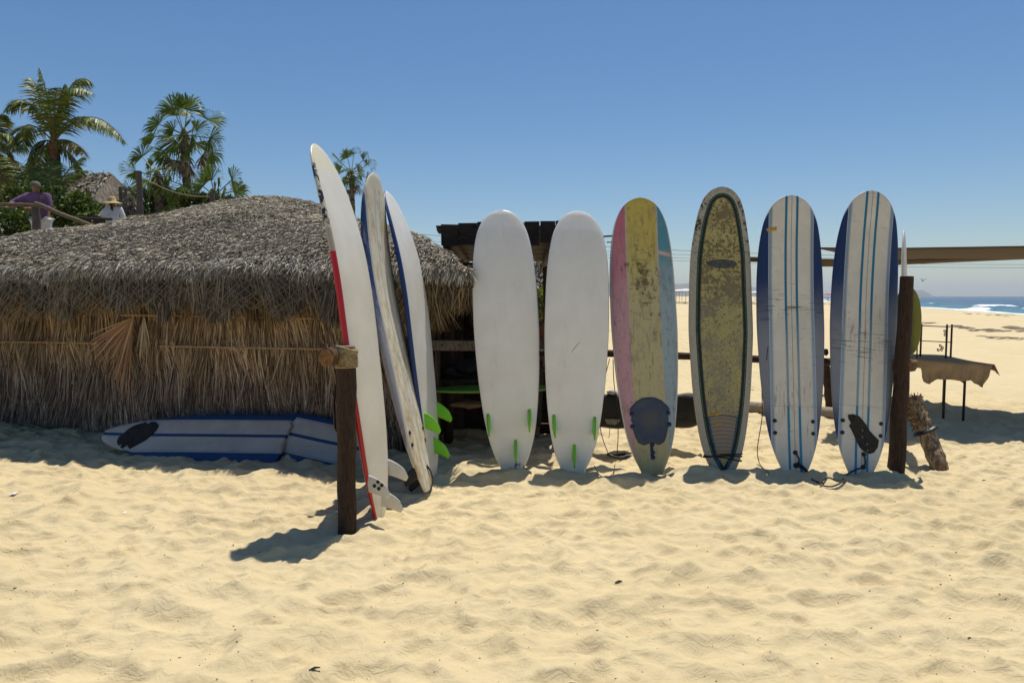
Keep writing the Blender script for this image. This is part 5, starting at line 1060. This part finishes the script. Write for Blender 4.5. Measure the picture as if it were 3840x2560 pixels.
# ------------------------------------------------------------------ people
def skin_mesh(name, J, E, mat, parent, sub=2, root=0):
    me = bpy.data.meshes.new(name); me.from_pydata([j[:3] for j in J], E, []); o = bpy.data.objects.new(name, me); COL.objects.link(o); o.parent = parent
    o.modifiers.new('skin', 'SKIN'); sv = me.skin_vertices[0].data
    for i, j in enumerate(J): sv[i].radius = (j[3], j[4] if len(j) > 4 else j[3]); sv[i].use_root = (i == root)
    s_ = o.modifiers.new('sub', 'SUBSURF'); s_.levels = sub; s_.render_levels = sub; me.materials.append(mat)
    for p in me.polygons: p.use_smooth = True
    o.modifiers['skin'].use_smooth_shade = True; return o
M_SKIN = plain('brown_skin', (.23, .11, .06), .5, .1, 6, .001)
def person(label, loc, rotz, pose, h=1.72, shirt=None, pants=None, skin=M_SKIN):
    o = tag(empty('person', loc), label, 'person', None); o.rotation_euler = (0, 0, rotz); k = h/1.72
    J = {}; J.update(pose); names = list(J); T = [tuple(c*k for c in J[n_]) for n_ in names]; ix = {n_: i for i, n_ in enumerate(names)}
    def E(l): return [(ix[a], ix[b_]) for a, b_ in l if a in ix and b_ in ix]
    full = [('hip', 'waist'), ('waist', 'chest'), ('chest', 'neck'), ('neck', 'head0'), ('head0', 'head1'), ('head1', 'head2')]
    for s in 'LR': full += [('chest', 'sh'+s), ('sh'+s, 'el'+s), ('el'+s, 'wr'+s), ('wr'+s, 'hand'+s), ('hip', 'th'+s), ('th'+s, 'kn'+s), ('kn'+s, 'an'+s), ('an'+s, 'toe'+s)]
    for s in 'LR':
        for f_ in range(4):
            full += [('hand'+s, 'f%d%s' % (f_, s))]
    body = skin_mesh('body', T, E(full), skin, o, 2, ix['hip'])
    def cloth(name, keys, grow, mat, ends):
        J2 = []; e2 = []; mp = {}
        for q in keys: v = list(T[ix[q]]); v[3] = max(v[3:])+grow*(.8 if q == 'neck' else 1); v[2] -= (.03 if q == 'neck' else 0); v = v[:4]; mp[q] = len(J2); J2.append(tuple(v))
        for a, b_ in full:
            if a in mp and b_ in mp: e2.append((mp[a], mp[b_]))
        skin_mesh(name, J2, e2, mat, o, 2, 0)
    if shirt: cloth('shirt', ['waist', 'hip', 'chest', 'neck', 'shL', 'elL', 'shR', 'elR'] if shirt[1] else ['waist', 'hip', 'chest', 'neck', 'shL', 'shR', 'elL', 'elR', 'wrL', 'wrR'], .030, shirt[0], 0)
    if pants: cloth('trousers', ['hip', 'thL', 'knL', 'anL', 'thR', 'knR', 'anR'], .014, pants, 0)
    return o, k
def pose_std(**kw):
    P = dict(hip=(0, 0, .92, .125, .10), waist=(0, 0, 1.06, .125, .09), chest=(0, 0, 1.30, .145, .10), neck=(0, .01, 1.46, .05), head0=(0, .02, 1.53, .062), head1=(0, .02, 1.61, .088, .078), head2=(0, .02, 1.68, .055),
             shL=(-.19, 0, 1.40, .055), elL=(-.25, .02, 1.12, .042), wrL=(-.25, -.0, .86, .027), handL=(-.25, -.01, .78, .030),
             shR=(.19, 0, 1.40, .055), elR=(.25, .02, 1.12, .042), wrR=(.25, 0, .86, .027), handR=(.25, -.01, .78, .030),
             thL=(-.10, 0, .82, .085), knL=(-.11, .01, .48, .058), anL=(-.11, -.01, .09, .038), toeL=(-.12, .13, .03, .03),
             thR=(.10, 0, .82, .085), knR=(.11, .01, .48, .058), anR=(.11, -.01, .09, .038), toeR=(.12, .13, .03, .03))
    P.update(kw)
    for s in 'LR':
        h = P['hand'+s]; w = P['wr'+s]; d = Vector(h[:3])-Vector(w[:3]); d.normalize(); a = d.cross(Vector((0, 0, 1)) if abs(d.z) < .8 else Vector((0, 1, 0))).normalized()
        for f_ in range(4): q = Vector(h[:3])+d*(.085-.012*abs(f_-1.3))+a*(f_-1.5)*.022; P['f%d%s' % (f_, s)] = (q.x, q.y, q.z, .009)
    return P
M_PUR = plain('purple_shirt_cloth', (.13, .065, .15), .85, .2, 7, .01); M_WHT = plain('white_cotton', (.62, .62, .62), .85, .06, 7, .01); M_CAP = plain('grey_cap_cloth', (.13, .13, .10), .9, .2)
fx = at(163, 1000, 15.75); man, k = person('man in a purple shirt, white trousers and grey cap leaning on the railing', (fx.x, 15.75, TZ+.04), 0,
    pose_std(waist=(.01, -.02, 1.08, .15, .12), chest=(-.01, -.07, 1.32, .17, .13), neck=(-.03, -.09, 1.48, .055), head0=(-.03, -.10, 1.55, .065), head1=(-.03, -.10, 1.63, .09, .085), head2=(-.03, -.10, 1.69, .06),
             shL=(-.22, -.10, 1.40, .065), elL=(-.42, -.32, 1.20, .05), wrL=(-.30, -.50, 1.12, .032), handL=(-.22, -.54, 1.12, .032), shR=(.21, -.06, 1.40, .065), elR=(.26, -.10, 1.12, .05), wrR=(.10, -.42, 1.08, .032), handR=(.03, -.48, 1.08, .032),
             thL=(-.11, 0, .84, .105), thR=(.11, 0, .84, .105), knL=(-.12, .0, .48, .075), knR=(.12, 0, .48, .075), anL=(-.12, 0, .09, .05), anR=(.12, 0, .09, .05)), 1.74, (M_PUR, False), M_WHT)
def dome(name, c, r, zs, mat, parent, brim=None, prof=None, tilt=0):
    m = MB(); n = 24; V = []; prof = prof or [(1, 0), (1.0, .35), (.85, .7), (.5, .93), (.02, 1)]
    for q, z in prof:
        for i in range(n): a = i*2*math.pi/n; V.append(Matrix.Rotation(tilt, 4, 'X') @ Vector((r*q*math.cos(a), r*q*1.1*math.sin(a), zs*z))+Vector(c))
    m.add(V, [(j*n+i, j*n+(i+1) % n, (j+1)*n+(i+1) % n, (j+1)*n+i) for j in range(len(prof)-1) for i in range(n)], True); return m.build(name, mat, parent)
cp_ = dome('cap', (-.03*k, -.10*k, 1.62*k), .098, .115, M_CAP, man); m = MB(); V = []
for i in range(9): a = -.9+1.8*i/8; V += [(.03*k+.09*math.cos(a)-.05, -.10*k+.09*math.sin(a), 1.635*k), (.03*k+.17*math.cos(a*.6)-.05, -.10*k+.14*math.sin(a*.6), 1.615*k)]
m.add(V, [(2*i, 2*i+1, 2*i+3, 2*i+2) for i in range(8)]); b_ = m.build('cap_brim', M_CAP, cp_); b_.modifiers.new('thick', 'SOLIDIFY').thickness = .006
m = MB(); V = []
fx = at(432, 1000, 16.6); wz = at(432, 738, 16.6).z
woman, k = person('woman in a white shirt and wide straw hat seen from behind on the terrace', (fx.x, 16.6, TZ+.04), R(8),
    pose_std(shL=(-.17, 0, 1.38, .06), elL=(-.36, .10, 1.20, .045), wrL=(-.54, .16, 1.06, .03), handL=(-.60, .18, 1.02, .03), chest=(0, 0, 1.28, .155, .11), waist=(0, 0, 1.05, .14, .10)), (wz-TZ-.2)/1.55*1.72, (M_WHT, False), M_WHT)
M_STRAW = plain('straw_weave', (.46, .33, .14), .8, .2, 40, .004)
hat = dome('straw_hat', (0, -.02, 1.57*k), .21, .15, M_STRAW, woman, prof=[(1, -.12), (.98, -.06), (.75, .05), (.42, .25), (.38, .7), (.27, .95), (.02, 1)], tilt=.10); hat.modifiers.new('thick', 'SOLIDIFY').thickness = .008
m = MB(); m.tube([(0, -.10, 1.52*k), (.02, -.13, 1.42*k), (.04, -.125, 1.32*k)], [.03, .022, .008], 8, flat=.4); m.build('dark_ribbon', plain('ribbon', (.02, .02, .04), .7), woman)
lumps('camera_bag', 'black bag resting at the left hand of the woman in the hat', 'bag', 366, 838, 16.2, (.13, .08, .10), M_BLACK, 9)
# person behind the rail, seen through the slit between the white boards
fx = at(2022, 1000, 7.45); pv, k = person('person glimpsed behind the rail in the slit between the two white surfboards', (fx.x+.10, 7.75, 0), math.pi,
    pose_std(chest=(0, .10, 1.18, .15, .11), neck=(0, .18, 1.34, .05), head0=(0, .22, 1.38, .06), head1=(.0, .24, 1.45, .085, .078), head2=(0, .25, 1.52, .05), waist=(0, .02, 1.0, .12, .09),
             shR=(.18, .12, 1.30, .055), elR=(.13, .22, 1.14, .046), wrR=(.06, .30, .96, .032), handR=(.04, .34, .90, .03), shL=(-.18, .12, 1.28, .055), elL=(-.26, .22, 1.02, .042), wrL=(-.20, .40, .97, .03), handL=(-.15, .44, .96, .03)), 1.72, None, plain('dark_shorts', (.03, .03, .035), .9))
m = MB()
# green plants and grey palapa behind the slit
palapa('grey thatch umbrella roof glimpsed between the two plain white surfboards', [(1960, 1140), (2010, 985), (2040, 985), (2095, 1130)], 22, 0)
TZ_ = TZ; TZ = 0
shrub('yellow green plant glimpsed between the two plain white surfboards', 2030, 1140, 16, 55, 50, 900, col=((.06, .10, .01), (.26, .30, .05)), seed=30)
TZ = TZ_
# green-rimmed board lying on the bench
gl = G('grey_deck_green_rim', .35, .5); sd = gl.attr('side'); nn = gl.noise(scale=6, detail=4); M_GR = gl.out(gl.mix(gl.ss(sd, .62, .55), gl.mix(gl.ss(nn, .4, .6), (.20, .21, .23), (.28, .29, .31)), (.15, .30, .03)), None, nn, .001)
q0 = at(1628, 1462, 6.86); q1 = at(2060, 1452, 7.02)
gbd = Board('grey board with a green rim lying flat on the bench in the shaded stall', q0, q1, (0, -1, 0), .46, .055, 1, M_GR, .0, prof=[(0, .25), (.03, .5), (.12, .75), (.3, .95), (.5, 1), (.8, .95), (1, .5)], tailrock=0)
lumps('rock', 'small brown block under the green-rimmed board', 'block', 1760, 1530, 6.9, (.16, .10, .04), plain('tan_block', (.16, .10, .05), .9), 21)
# ------------------------------------------------------------------ haze
HZ = 1
if HZ:
    m = MB(); m.box((0, 2500, 96), (24000, 23000, 210)); hz = m.build('haze', None); tag(hz, 'thin sea haze over the whole bay', kind='stuff'); mt = bpy.data.materials.new('haze'); mt.use_nodes = True; t = mt.node_tree; t.nodes.remove(t.nodes['Principled BSDF'])
    v = t.nodes.new('ShaderNodeVolumePrincipled'); v.inputs['Color'].default_value = (.80, .88, .96, 1); v.inputs['Density'].default_value = .0001; v.inputs['Anisotropy'].default_value = .3; t.links.new(v.outputs[0], t.nodes['Material Output'].inputs['Volume']); hz.data.materials.append(mt)
